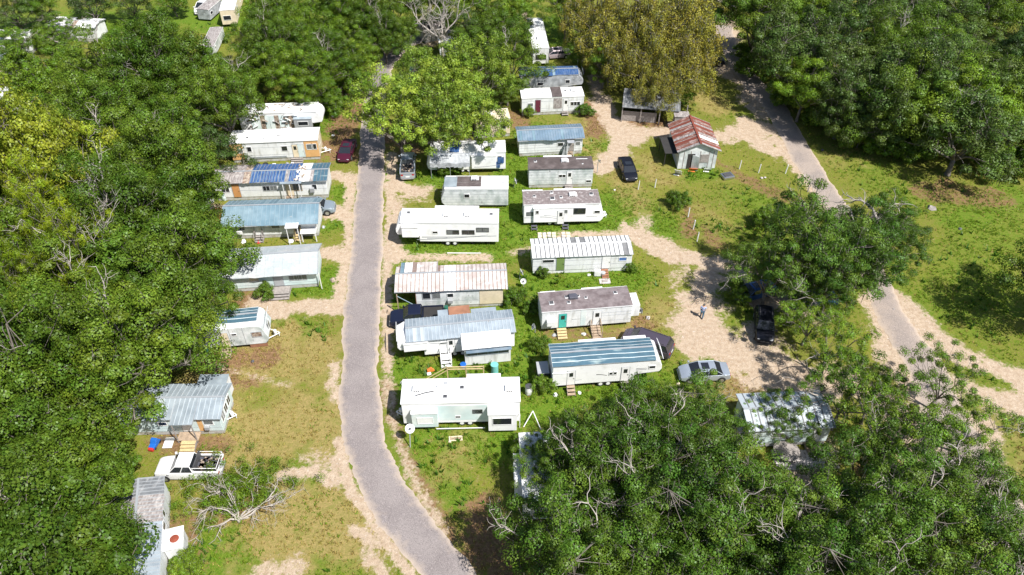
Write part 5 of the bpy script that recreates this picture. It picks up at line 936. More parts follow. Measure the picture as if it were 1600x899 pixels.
t = T('tin_roofed_trailer', 'pale trailer with bright tin roof among the foreground oaks', MOB, (1163, 700), (1288, 694), 3.6, 2.7, 'aqua', skirt='skirt'); t.metal([(1, 'galv2')], over=.3, rise=.4, pitch=.62, rib='darkstripe', ribw=.12, wav=.02); t.window(t.L*.3, 1.3, .9, .6); t.door(t.L*.8); t.steps(t.L*.83, 4, 1.3, 'wood', label='plank steps at the right end of the tin roofed trailer')
bx = empty('grey_camper_shell', gp(1152, 700), .1, 'small grey box trailer left of the tin roofed trailer', 'trailer'); MB().prism([(0, .3), (0, 1.5), (.5, 2.1), (1.8, 2.1), (1.8, .3)], 0, 2.0).build('body', M['plastic_grey'], bx, bevel=.08)
for y in (-.1, 1.9): MB().tube([(.9, y, .3), (.9, y+.2, .3)], .3, 14).build('wheel', M['rubber'], bx)
# ---- sheds
def shed():
    a, b = gp(1058, 264), gp(1116, 262); L = (b-a).length; e = empty('rusty_shed', a, atan2(b.y-a.y, b.x-a.x)-.03, 'white plank shed with rusty red striped gable roof', 'shed'); D = 6.4; H = 2.8; rz = 1.05
    mb = MB().box(0, L, .0, .12, 0, H).box(0, .12, .12, D, 0, H).box(L-.12, L, .12, D, 0, H).box(.12, L-.12, D-.12, D, 0, H); mb.prism([(0, H), (L, H), (L/2, H+rz)], 0, .12).prism([(0, H), (L, H), (L/2, H+rz)], D-.12, D); mb.build('wall', M['dirtywhite'], e)
    r = MB(); y = -.35; st = 0
    while y < D+.3:
        for s_, x0, x1 in ((0, L/2, -.4), (1, L/2, L+.4)):
            w = .5; zt, zb = H+rz+.05, H-.12
            m = (0, 0, 0, 1)[(st+s_*2) % 4] if st % 5 else 2
            if s_ == 1 and st in (3, 4): m = 3
            r.quad([(x0, y, zt), (x1, y, zb), (x1, min(y+w, D+.3), zb), (x0, min(y+w, D+.3), zt)], m)
            r.box(0, 1, y-.03, y+.03, 0, .04, 1 if st % 2 else 2, lambda a_, b_, c_, x0=x0, x1=x1, zt=zt, zb=zb: (x0+(x1-x0)*a_, b_, zt+(zb-zt)*a_+c_+.005))
        y += .5; st += 1
    r.box(L/2-.13, L/2+.13, -.38, D+.32, H+rz+.05, H+rz+.1, 1); r.build('roof', [M['rust'], M['rustrib'], M['weathered'], M['membrane']], e)
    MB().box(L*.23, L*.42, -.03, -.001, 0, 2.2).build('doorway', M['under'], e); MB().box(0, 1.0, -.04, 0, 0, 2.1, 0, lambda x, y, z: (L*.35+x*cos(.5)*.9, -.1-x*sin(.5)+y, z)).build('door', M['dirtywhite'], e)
    for x in (.12, .3, .55, .78, .9): MB().box(L*x, L*x+.09, -.03, -.002, 0, 2.6).build('batten', M['greywood'], e)
    MB().box(L*.58, L*.8, -.05, -.002, .9, 2.1).build('window', M['greywood'], e)
    MB().box(-1.7, -.02, .6, 4.5, 1.9, 1.98).box(-1.65, -1.57, .65, .73, 0, 1.9).box(-1.65, -1.57, 4.3, 4.38, 0, 1.9).build('side_shade_sheet', M['under'], e)  # near-black sheet on posts, its colour stands in for the shed's shadow
    for i, (px, py, w, h, m, lb) in enumerate([(1060, 272, .9, 1.3, 'plastic_white', 'torn white board leaning at the left corner of the rusty shed'), (1083, 266, 1.1, .6, 'orange_plastic', 'orange board lying in front of the rusty shed'), (1105, 266, .9, .5, 'plastic_white', 'broken white plank pile at the right corner of the rusty shed')]):
        q = empty('board', gp(px, py), tr_.uniform(-.5, .5), lb, 'board'); MB().box(-w/2, w/2, -.03, .03, 0, h, 0, lambda x, y, z: (x, y-z*.5, z*.7+.02)).box(-w*.6, w*.2, -.5, -.3, .01, .06).build('panel', M[m], q)
shed()
a, b = gp(970, 190), gp(1058, 197); e = empty('old_grey_shed', a, atan2(b.y-a.y, b.x-a.x), 'old open shed with grey streaked tin roof under the mossy oaks', 'shed'); L = (b-a).length
mb = MB(); x = 0
while x < L: mb.quad([(x, -.2, 2.35), (x+.3, -.2, 2.35), (x+.3, 4.2, 2.95), (x, 4.2, 2.95)]); mb.quad([(x+.3, -.2, 2.38), (x+.36, -.2, 2.38), (x+.36, 4.2, 2.98), (x+.3, 4.2, 2.98)]); x += .36
mb.box(0, L, -.2, 4.2, -.03, 0, 0, lambda x, y, z: (x, y, 2.33+(y+.2)*.6/4.4+z)); mb.build('roof', M['oldsteel'], e)
for x in (0, L*.33, L*.66, L-.15): MB().box(x, x+.14, 0, .14, 0, 2.34).build('post', M['greywood'], e)
MB().box(0, L*.62, .35, .4, 0, 1.5).box(0, L, 3.8, 3.9, 0, 2.8).box(0, .1, .3, 3.8, 0, 2.5).build('back_wall', M['greywood'], e)
a = gp(1052, 203); e = empty('wooden_lean_to', a, -.03, 'small grey wooden box shed between the old roof and the rusty shed', 'shed'); MB().box(0, 1.9, 0, 1.3, 0, 2.0).build('wall', M['greywood'], e); MB().box(-.1, 2.0, -.1, 1.4, 2.0, 2.08).build('roof', M['weathered'], e); MB().box(1.7, 1.82, 1.3, 1.42, 0, 3.0).build('post', M['greywood'], e)
# ---- far buildings at the upper left
t = T('far_left_white_home', 'white roofed home cut by the left edge, below the far cabin', MOB, (-60, 182), (24, 182), 3.6, 2.6, 'white', skirt='skirt'); t.metal([(1, 'membrane')], over=.2, rise=.3, rib='lightrib', pitch=.6, ribw=.04); t.window(t.L*.6, 1.2, .8, .6)
t = T('far_broken_roof_home', 'far white home with broken roof panels behind the left wood', MOB, (85, 62), (155, 66), 3.2, 2.5, 'white', skirt='skirt'); t.metal([(.4, 'membrane'), (.1, 'insul'), (.5, 'membrane')], over=.2, rise=.3, rib='lightrib', pitch=.8, ribw=.04, wav=.25); t.window(t.L*.3, 1.2, .8, .6); t.door(t.L*.6)
t = T('far_leaf_hidden_home', 'far white home among thin trees at the left edge', MOB, (-10, 84), (52, 84), 3.2, 2.5, 'white', skirt='skirt'); t.metal([(1, 'membrane')], over=.2, rise=.3, rib='lightrib', pitch=.8, ribw=.04, wav=.1); t.window(t.L*.4, 1.2, .8, .6); t.door(t.L*.7)
t = T('far_cabin', 'small tan cabin with grey window at the far left edge', MOB, (-15, 118), (24, 116), 3.0, 2.5, 'cream', skirt='skirt'); t.metal([(1, 'galv')], over=.2, rise=.5, rib='galv2', pitch=.5); t.window(t.L*.7, 1.2, .8, .6); t.window(1, 1.1, .8, .8, 'R')
t = T('far_white_trailer', 'narrow white trailer end on at the top edge, right of the van', CAM, (372, 42), (384, -8), 2.4, 2.9, 'cream', z0=.5); t.flat('membrane'); t.chassis(); t.window(.4, 1.3, 1.2, .7, 'L'); t.window(t.L*.5, 1.5, .8, .6); t.wheels([t.L*.5]); t.door(t.L*.2)
t = T('far_tilted_camper', 'grey tilted camper wreck between the van and the narrow white trailer', CAM, (330, 34), (350, 16), 2.2, 2.0, 'greywall', z0=.3); t.flat('weathered'); t.chassis(); t.window(.5, 1.0, .7, .5)
t = T('far_collapsed_camper', 'small pale collapsed camper below the narrow white trailer', CAM, (338, 88), (352, 58), 2.0, 1.7, 'dirtywhite', z0=.2); t.flat('weathered'); t.window(.5, .9, .6, .4)
t = T('far_brown_roof_house', 'small brown roofed house past the bend of the road', 'house', (664, 68), (700, 60), 3.0, 2.3, 'skirt', z0=.2, skirt='skirt'); t.metal([(1, 'brownroof')], over=.2, rise=.3, rib='brownroof', pitch=.5); t.window(1, 1.0, .7, .6); t.door(2.2, z=.2)
t = T('far_white_camper_wreck', 'small white camper below the dead tree, in the bright clump', CAM, (688, 92), (716, 90), 2.2, 2.5, 'white', z0=.4); t.flat('membrane'); t.window(.5, 1.3, .7, .5); t.chassis(); t.ac(t.L*.5)
# ---------------------------------------------------------------- vehicles
def car(kind, px, py, heading, pm, label, cat='car', Lc=None, z=0, name='parked_car', load=None):
    """px,py middle of the car on the plan; heading degrees of its nose (0 = to the right, 90 = away)"""
    g = gp(px, py); e = empty(name, (g.x, g.y, z), R(heading), label, cat); P = M[pm]
    S = {'sedan': dict(L=4.75, W=1.82, hood=.92, roof=1.43, x=(-2.375, -1.75, -.95, .55, 1.35, 2.375), belt=.98, tail=1.02),
         'suv': dict(L=4.7, W=1.88, hood=1.08, roof=1.72, x=(-2.35, -2.2, -1.75, .45, 1.2, 2.35), belt=1.12, tail=1.1),
         'van': dict(L=5.1, W=1.96, hood=1.05, roof=1.74, x=(-2.55, -2.4, -2.0, .9, 1.75, 2.55), belt=1.12, tail=1.1),
         'pickup': dict(L=5.5, W=1.95, hood=1.15, roof=1.8, x=(-2.75, -.65, -.45, .75, 1.35, 2.75), belt=1.2, tail=1.15)}[kind]
    L, W = S['L'], S['W']; hw = W/2; x0, xa, xb, xc, xd, x1 = S['x']; bt = S['belt']; hd = S['hood']; tl = S['tail']; rf = S['roof']
    # lower body lofted from stations
    st = [(x0, .80, .42, tl-.25), (x0+.08, .93, .28, tl-.04), (x0+.5, 1.0, .24, tl), (xa, 1.0, .22, max(tl, bt-.03)), (0, 1.0, .22, bt), (xd-.1, 1.0, .22, bt-.03), (xd+.35, .99, .22, hd), (x1-.4, .96, .24, hd-.09), (x1-.1, .88, .28, hd-.22), (x1, .74, .38, hd-.38)]
    mb = MB(); n = 9
    for x, w, zb, zt in st:
        w *= hw
        for y, zz in ((-w*.86, zb), (-w, zb+.12), (-w*1.0, zb+(zt-zb)*.6), (-w*.93, zt-.03), (0, zt+.03), (w*.93, zt-.03), (w, zb+(zt-zb)*.6), (w, zb+.12), (w*.86, zb)): mb.v.append((x, y, zz))
    for i in range(len(st)-1):
        for k in range(n): mb.f.append((i*n+k, i*n+(k+1) % n, (i+1)*n+(k+1) % n, (i+1)*n+k)); mb.m.append(0)
    mb.f.append(tuple(range(n))); mb.m.append(0); mb.f.append(tuple(range((len(st)-1)*n, len(st)*n))[::-1]); mb.m.append(0)
    body = mb.build('body', P, e, bevel=.03, smooth=False)
    md = body.modifiers.new('sub', 'SUBSURF'); md.levels = 1; md.render_levels = 1
    for p in body.data.polygons: p.use_smooth = True
    if kind == 'pickup':      # an open bed behind the cab
        MB().box(x0+.12, xa-.1, -hw*.8, hw*.8, bt-.02, bt+.045).build('bed_floor', M['under'], e)
        MB().box(x0+.02, xa-.02, -hw*.99, -hw*.84, bt-.1, bt+.12).box(x0+.02, xa-.02, hw*.84, hw*.99, bt-.1, bt+.12).box(x0, x0+.09, -hw*.9, hw*.9, bt-.1, bt+.12).build('bed_rail', P, e, bevel=.02)
        if load:
            q = MB()
            for i in range(26): a = tr_.uniform(0, pi); l = tr_.uniform(.1, .45); x = tr_.uniform(x0+.4, xa-.4); y = tr_.uniform(-.5, .5); q.box(-l, l, -.08, .08, 0, .1, i % 2, lambda u, v, w: (x+u*cos(a)-v*sin(a), y+u*sin(a)+v*cos(a), bt+.05+w))
            ld = q.build('scrap_load', [M['darkbox'], M['insul']], None); ld.location = (g.x, g.y, z); ld.rotation_euler = (0, 0, R(heading)); tag(ld, load, 'scrap')
    # greenhouse: glass with painted pillars and roof
    wi = hw*.92; wt = hw*.74
    gx_ = [(xa+.02 if kind != 'pickup' else xa, xb), (xd, xc)]
    (bx0, tx0), (bx1, tx1) = gx_
    gl = MB(); c = [(bx0, -wi, bt-.04), (bx1, -wi, bt-.04), (bx1, wi, bt-.04), (bx0, wi, bt-.04), (tx0, -wt, rf-.03), (tx1, -wt, rf-.03), (tx1, wt, rf-.03), (tx0, wt, rf-.03)]
    gl.v = c; gl.f = [(0, 1, 5, 4), (1, 2, 6, 5), (2, 3, 7, 6), (3, 0, 4, 7), (4, 5, 6, 7), (0, 3, 2, 1)]; gl.m = [0]*6; gl.build('glass', M['glass'], e, bevel=.03)
    rp = MB(); k = 7; N = 9
    for i in range(k):
        x = tx0-.03+(tx1-tx0+.06)*i/(k-1); u = 2*i/(k-1)-1
        for j in range(N): v = 2*j/(N-1)-1; rp.v.append((x+.03*v*v*(-u), (wt+.02)*v*(1-.03*u*u), rf-.02+.055*(1-abs(v)**3)*(1-.5*abs(u)**3)))
    for i in range(k-1):
        for j in range(N-1): rp.f.append((i*N+j, (i+1)*N+j, (i+1)*N+j+1, i*N+j+1)); rp.m.append(0)
    rp.build('roof', P, e, smooth=True)
    mids = [(bx0+(bx1-bx0)*.52, tx0+(tx1-tx0)*.45)] if kind != 'van' else [(bx0+(bx1-bx0)*.33, tx0+(tx1-tx0)*.3), (bx0+(bx1-bx0)*.62, tx0+(tx1-tx0)*.62)]
    for s in (-1, 1):
        pl = MB()
        for a, b in [(bx0, tx0), (bx1, tx1)]+mids: pl.tube([(a, s*wi*1.0, bt-.02), (b, s*wt*1.01, rf-.02)], .045, 4)
        pl.tube([(tx0, s*wt, rf-.02), (tx1, s*wt, rf-.02)], .04, 4)
        pl.build('pillar', P, e)
    if kind == 'sedan' : MB().box(-.35, .35, -.4, .4, rf+.015, rf+.045).build('sunroof', M['glass'], e)
    if kind in ('suv', 'van'):
        for s in (-1, 1): MB().box(tx0+.2, tx1-.2, s*wt*.86-.02, s*wt*.86+.02, rf+.02, rf+.06).build('roof_rail', M['darktrim'], e)
    wr = .33 if kind == 'sedan' else .37; wx = (x0+.85, x1-.88)
    for x in wx:
        for s in (-1, 1):
            MB().tube([(x, s*(hw-.12), wr+.03), (x, s*(hw+.004), wr+.03)], wr+.06, 18).build('wheel_arch', M['rubber'], e)
            o = MB().tube([(x, s*(hw-.2), wr), (x, s*(hw+.02), wr)], wr, 18).build('wheel', M['rubber'], e, bevel=.03); MB().tube([(x, s*(hw-.02), wr), (x, s*(hw+.03), wr)], wr*.62, 12).build('rim', M['hub'], o)
    for s in (-1, 1):
        MB().box(x1-.28, x1-.06, s*hw*.62-.16, s*hw*.62+.16, hd-.42, hd-.26).build('headlight', M['headlight'], e, bevel=.04); MB().box(x0+.02, x0+.1, s*hw*.7-.14, s*hw*.7+.14, tl-.32, tl-.12).build('tail_light', M['taillight'], e, bevel=.02)
        MB().box(xd-.12, xd+.06, s*(hw+.09)-.09, s*(hw+.09)+.09, bt-.02, bt+.13).build('mirror', P, e, bevel=.03)
    MB().box(x1-.06, x1+.03, -hw*.45, hw*.45, .5, hd-.45).build('grille', M['darktrim'], e); MB().box(x1-.1, x1+.06, -hw*.72, hw*.72, .3, .42).build('front_bumper', M['chrome'] if kind == 'pickup' else P, e, bevel=.03); MB().box(x0-.05, x0+.08, -hw*.78, hw*.78, .32, .48).build('rear_bumper', M['chrome'] if kind == 'pickup' else P, e, bevel=.03)
    MB().box(x0-.012, x0+.02, -.26, .26, .62, .76).build('number_plate', M['plastic_white'], e)
    return e
car('sedan', 543, 241, 267, 'p_maroon', 'small maroon car on the left verge, nose to the camera')
car('pickup', 638, 265, 95, 'p_silver', 'silver pickup with scrap in its bed beside the tree shade', 'pickup truck', name='pickup_truck', load='dark scrap heaped in the bed of the silver pickup')
car('suv', 494, 331, 4, 'p_grey', 'grey blue car half behind the blue gabled home', name='parked_car')
car('pickup', 652, 503, 184, 'p_navy', 'navy pickup behind the metal roofed fifth wheel', 'pickup truck', name='pickup_truck')
car('sedan', 980, 270, 276, 'p_black', 'black car on the sand left of the white marker posts')
car('van', 1010, 543, 153, 'p_plum', 'plum grey minivan behind the blue roofed fifth wheel', 'minivan', name='minivan')
car('sedan', 1098, 588, 183, 'p_silver', 'silver sedan with sunroof on the sandy lot')
car('suv', 1192, 515, 258, 'p_black', 'black car with chrome bumper in the shade of the live oaks')
car('sedan', 1178, 462, 200, 'p_blue', 'dark blue car under the left edge of the mossy live oaks')
car('sedan', 648, 124, 270, 'p_blue', 'blue car glimpsed under the bright green trees')
car('suv', 1108, 100, 355, 'p_black', 'black off road vehicle with pale wheel under the mossy oak', 'off-roader', name='off_road_vehicle')
car('sedan', 868, 90, 190, 'p_pink', 'faded pinkish car beside the far white camper')
car('van', 321, 16, 262, 'p_white', 'white van seen from the front at the top edge', 'van', name='parked_van')
car('suv', 1270, 475, 190, 'p_blue', 'blue car deep in the shade of the mossy live oaks')
wp = car('pickup', 300, 738, 180, 'p_white', 'old white pickup with a rack and scrap behind the leafless tree', 'pickup truck', name='pickup_truck', load='brown branches and scrap in the bed of the old white pickup')
rk = MB()
for s in (-.85, .85): rk.tube([(-2.7, s, 1.75), (-.7, s, 1.75)], .03, 5).tube([(-2.7, s, 1.2), (-2.7, s, 1.75)], .03, 5).tube([(-.7, s, 1.2), (-.7, s, 1.75)], .03, 5)
rk.tube([(-2.7, -.85, 1.75), (-2.7, .85, 1.75)], .03, 5); rk.build('rack', M['plastic_white'], wp); MB().box(-.9, -.8, -.8, .8, 1.2, 1.95).build('headboard', M['darktrim'], wp)
# ---------------------------------------------------------------- small things
def dish(px, py, h, r, az, el, label, m='plastic_grey', lean=(0, 0)):
    g = gp(px, py); e = empty('satellite_dish', g, az, label, 'satellite dish'); top = Vector((lean[0], lean[1], h))
    MB().tube([(0, 0, 0), tuple(top)], .045, 7).build('mast', M['trim'], e)
    d = Vector((cos(el), 0, sin(el))); a = Vector((0, 1, 0)); b = d.cross(a); mb = MB(); n = 18; n0 = 0
    for i, (rr, dd) in enumerate(((.001, 0), (r*.35, .02), (r*.7, .07), (r, .15))):
        for k in range(n): t = 2*pi*k/n; p = top+d*(dd+.08)+a*(rr*cos(t))+b*(rr*sin(t)); mb.v.append(tuple(p))
    for i in range(3):
        for k in range(n): mb.f.append((i*n+k, i*n+(k+1) % n, (i+1)*n+(k+1) % n, (i+1)*n+k)); mb.m.append(0)
    mb.build('reflector', M[m], e, smooth=True); MB().tube([tuple(top-b*r+d*.15), tuple(top+d*r*.9)], .025, 5).build('arm', M['trim'], e); q = top+d*r*.9; MB().box(q.x-.07, q.x+.07, q.y-.07, q.y+.07, q.z-.06, q.z+.06).build('receiver', M['darktrim'], e)
dish(641, 699, 1.9, .42, R(-70), R(50), 'grey satellite dish on a tall leaning mast beside the road bend', 'plastic_white', (-.5, .25))
dish(812, 436, .9, .42, R(10), R(25), 'satellite dish turned edge on, right of the pink roofed home'); dish(818, 448, .8, .32, R(-95), R(35), 'round white satellite dish facing the camera near the pink roofed home', 'plastic_white')
dish(803, 293, .9, .42, R(0), R(20), 'satellite dish edge on at the right end of the patched camper'); dish(836, 520, .8, .34, R(190), R(25), 'white satellite dish at the left end of the turquoise door trailer', 'plastic_white')
dish(933, 270, 1.6, .34, R(20), R(30), 'white satellite dish at the right end of the black roofed trailer', 'plastic_white'); dish(864, 238, .9, .35, R(-80), R(30), 'grey satellite dish in front of the slate blue roofed home'); dish(1003, 490, .4, .3, R(200), R(30), 'low white satellite dish right of the turquoise door trailer', 'plastic_white')
for px, py, lb in [(997, 296, 'white marker post nearest the nose of the black car'), (1023, 293, 'white marker post right of the black car'), (1155, 264, 'thin pale post right of the rusty shed'), (1185, 270, 'white post between the shed and the lane'), (1227, 271, 'white post beside the edge of the lane'), (1075, 339, 'marker post just below the round bush'),
                   (1083, 358, 'leaning marker post below the round bush'), (1089, 377, 'marker post lowest in the grass by the sandy path'), (1262, 300, 'dark stub post at the lane edge'), (1254, 282, 'thin stub post near the lane')]:
    e = empty('marker_post', gp(px, py), tr_.uniform(-1, 1), lb, 'post', 'marker posts in the grass'); h = 1.25 if 'stub' not in lb else .8; MB().tube([(0, 0, -.1), (.06, tr_.uniform(-.1, .1), h)], [.07, .065], 8).build('shaft', M['plastic_white' if 'dark' not in lb else 'greywood'], e); MB().tube([(.06, 0, h-.02), (.062, 0, h+.03)], [.08, .05], 8).build('cap', M['concrete'], e)
def lathe_obj(name, px, py, prof, m, label, cat, lid=None):
    e = empty(name, gp(px, py), 0, label, cat); MB().lathe((0, 0, 0), prof, 18).build('drum' if lid is None else 'drum', M[m], e, smooth=False)
    h = prof[-1][1]; r = prof[-1][0]; MB().lathe((0, 0, h), [(r+.03, 0), (r+.03, .05), (r-.04, .05)], 18).build('rim', M[lid or m], e); return e
lathe_obj('water_barrel', 773, 583, [(.34, 0), (.35, .1), (.33, .5), (.35, .55), (.34, 1.15)], 'teal_plastic', 'tall turquoise barrel on the grass behind the slide out camper', 'barrel', 'teal_plastic')
lathe_obj('bucket', 724, 574, [(.2, 0), (.27, .4)], 'blue_plastic', 'blue bucket in the grass left of the turquoise barrel', 'bucket')
lathe_obj('rusty_drum', 343, 339, [(.38, 0), (.4, .45), (.38, .5), (.39, .95)], 'redcan', 'rusty red drum on the dirt left of the blue gabled home', 'drum'); lathe_obj('white_barrel', 826, 615, [(.3, 0), (.34, .5), (.3, 1.0)], 'plastic_white', 'white barrel right of the slide out camper', 'barrel', 'darktrim')
lathe_obj('blue_barrel', 351, 312, [(.3, 0), (.36, .4), (.3, .8)], 'aqua', 'pale blue barrel by the left end of the blue tarped home', 'barrel', 'blue_plastic'); lathe_obj('green_bin', 325, 553, [(.25, 0), (.33, .8)], 'green_plastic', 'green bin left of the steps of the teal striped camper', 'bin'); lathe_obj('green_tank', 698, 491, [(.3, 0), (.35, .7), (.2, 1.0)], 'green_plastic', 'dark green tank between the pink roofed home and the navy pickup', 'tank')
lathe_obj('wash_tub', 328, 318, [(.35, 0), (.55, .3)], 'plastic_white', 'white tub on the dirt left of the blue tarped home', 'tub')
for i, (x, y) in enumerate([(403, 259), (415, 258)]): e = empty('tyre', gp(x, y), 0, ('left old tyre in front of the orange ended trailer', 'right old tyre in front of the orange ended trailer')[i], 'tyre'); bpy_me = MB(); bpy_me.lathe((0, 0, 0), [(.2, .02), (.34, 0), (.38, .1), (.34, .2), (.2, .18)], 16).build('tread', M['rubber'], e); MB().lathe((0, 0, .03), [(.19, 0), (.19, .1)], 12).build('hub', M['hub'], e)
e = empty('plank_pallet', gp(440, 463), .05, 'grey plank pallet below the landing of the shingle roofed home', 'pallet'); 
for i in range(6): MB().box(-.9, .9, i*.2, i*.2+.13, .1, .14).build('board', M['greywood'], e)
e = e_toy = empty('toy_car', gp(243, 696), R(80), 'blue and red plastic toy car beside the tin roofed home', 'toy car'); MB().prism([(-.8, .15), (-.8, .6), (-.3, .65), (0, 1.15), (.4, 1.1), (.5, .5), (.8, .4), (.8, .15)], -.4, .4).build('body', M['blue_plastic'], e, bevel=.06); MB().box(-1.1, -.78, -.35, .35, .12, .55).build('front', M['red_plastic'], e, bevel=.06)
for x in (-.6, .5):
    for y in (-.45, .38): MB().tube([(x, y, .17), (x, y+.08, .17)], .17, 12).build('wheel', M['rubber'], e)
e_toy.scale = (.68, .68, .68)
e = empty('white_board', gp(264, 693), .05, 'white board lying on the ground beside the toy car', 'board'); MB().box(-.4, .4, -.55, .55, .05, .1).build('panel', M['plastic_white'], e); MB().box(-.35, .35, -.5, -.4, 0, .05).build('batten', M['wood'], e)
e = empty('grass_mat', gp(712, 685), .08, 'ragged pale mat on the lawn below the slide out camper', 'mat'); MB().box(-.6, .6, -.3, .22, .01, .05).box(-.62, -.4, -.45, -.3, .01, .05).build('panel', M['cream'], e); MB().box(-.5, .5, -.2, .1, .05, .06).build('weave', M['wood'], e)
g0 = gp(818, 668); e = empty('a_frame', g0, 0, 'white metal frame standing open at the right end of the slide out camper', 'frame'); MB().tube([(0, 0, .05), (.85, 1.3, .7)], .04, 5).build('left_leg', M['plastic_white'], e); MB().tube([(.85, 1.3, .7), (1.55, -.3, .05)], .04, 5).build('right_leg', M['plastic_white'], e)
e = empty('swing_bench_frame', gp(812, 668), .0, 'bent white pipe gate at the corner of the slide out camper', 'gate'); MB().tube([(0, 0, 0), (0, 0, 1.6), (-.1, .9, 1.6), (-.1, .9, 0)], .04, 6).build('frame', M['plastic_white'], e)
e = empty('toy_pile', gp(674, 580), .3, 'orange and white toys dropped in the grass', 'toys'); MB().prism([(-.4, 0), (-.4, .3), (0, .5), (.3, .1), (.3, 0)], -.12, .12).build('orange_piece', M['orange_plastic'], e, bevel=.03); MB().box(-.5, -.1, -.5, -.2, 0, .15).build('white_piece', M['plastic_white'], e, bevel=.03)
e = empty('mirror_box', gp(1136, 277), .3, 'silver rimmed dark box lying in the grass beside the rusty shed', 'box'); MB().box(-.75, .75, -.6, .6, 0, .35).build('case', M['chrome'], e, bevel=.05); MB().box(-.5, .5, -.38, .38, .35, .42).build('opening', M['darktrim'], e)
e = empty('kicked_rubble', gp(1190, 279), 0, 'two pale stones in the grass below the marker posts', 'stones'); MB().lathe((0, 0, 0), [(.16, 0), (.2, .1), (.08, .18)], 7).build('stone', M['concrete'], e); MB().lathe((.45, .1, 0), [(.12, 0), (.16, .1), (.06, .15)], 7).build('stone', M['concrete'], e)
e = empty('paving_slabs', gp(866, 368), .02, 'broken paving slabs and scrap before the mottled roof camper', 'paving')
for i in range(7):
    for j in range(3):
        if tr_.random() > .2: MB().box(-1.9+i*.55, -1.9+i*.55+.45, -.9+j*.5, -.9+j*.5+.42, .01, .06+tr_.uniform(0, .04)).build('slab', M['cream' if (i+j) % 3 else 'concrete'], e)
e = empty('door_mat_board', gp(945, 440), .05, 'pale board at the foot of the red brown steps', 'board'); MB().box(-.6, .6, -.4, .4, .01, .06).build('panel', M['concrete'], e); MB().box(-.3, .3, -.15, .15, .06, .12).build('scraps', M['greywood'], e)
e = empty('cooker', gp(933, 430), 0, 'black and white appliance left of the red brown steps', 'appliance'); MB().box(-.35, .35, -.25, .25, 0, .7).build('case', M['plastic_white'], e, bevel=.04); MB().lathe((.6, 0, 0), [(.28, 0), (.3, .4), (.2, .45)], 12).build('pot', M['plastic_grey'], e)
e = empty('bedstead', gp(318, 325), .2, 'white metal bed frame on the dirt left of the rusty drum', 'frame'); MB().tube([(-1.6, 0, .15), (1.2, 0, .15), (.5, -1.3, .15), (-1.6, 0, .15)], .04, 5).build('tube_frame', M['plastic_white'], e); MB().tube([(-.5, 0, .15), (-.2, -.8, .15)], .03, 5).build('crossbar', M['trim'], e)
e = empty('tarp_heap', gp(320, 296), .2, 'dark heap of tarps at the left end of the blue tarped home', 'heap'); MB().lathe((0, 0, 0), [(.8, 0), (.9, .3), (.6, .9), (.2, 1.3)], 9).build('cover', M['darkbox'], e); MB().lathe((.5, -.6, 0), [(.5, 0), (.5, .3), (.1, .7)], 8).build('lower_cover', M['insul'], e)
e = empty('round_table', gp(1226, 712), 0, 'round pale table top beside the concrete slab', 'table'); MB().lathe((0, 0, .7), [(1.1, 0), (1.12, .05), (1.1, .07)], 24).build('table_top', M['greywood'], e); MB().tube([(0, 0, 0), (0, 0, .7)], .08, 8).build('pedestal', M['trim'], e)
q = [gp(1204, 704), gp(1292, 704), gp(1312, 732), gp(1216, 736)]; mb = MB(); mb.v = [(p.x, p.y, z) for z in (-.02, .1) for p in q]; mb.f = [(0, 1, 2, 3), (4, 5, 6, 7), (0, 1, 5, 4), (1, 2, 6, 5), (2, 3, 7, 6), (3, 0, 4, 7)]; mb.m = [0]*6; tag(mb.build('concrete_slab', M['concrete']), kind='structure')
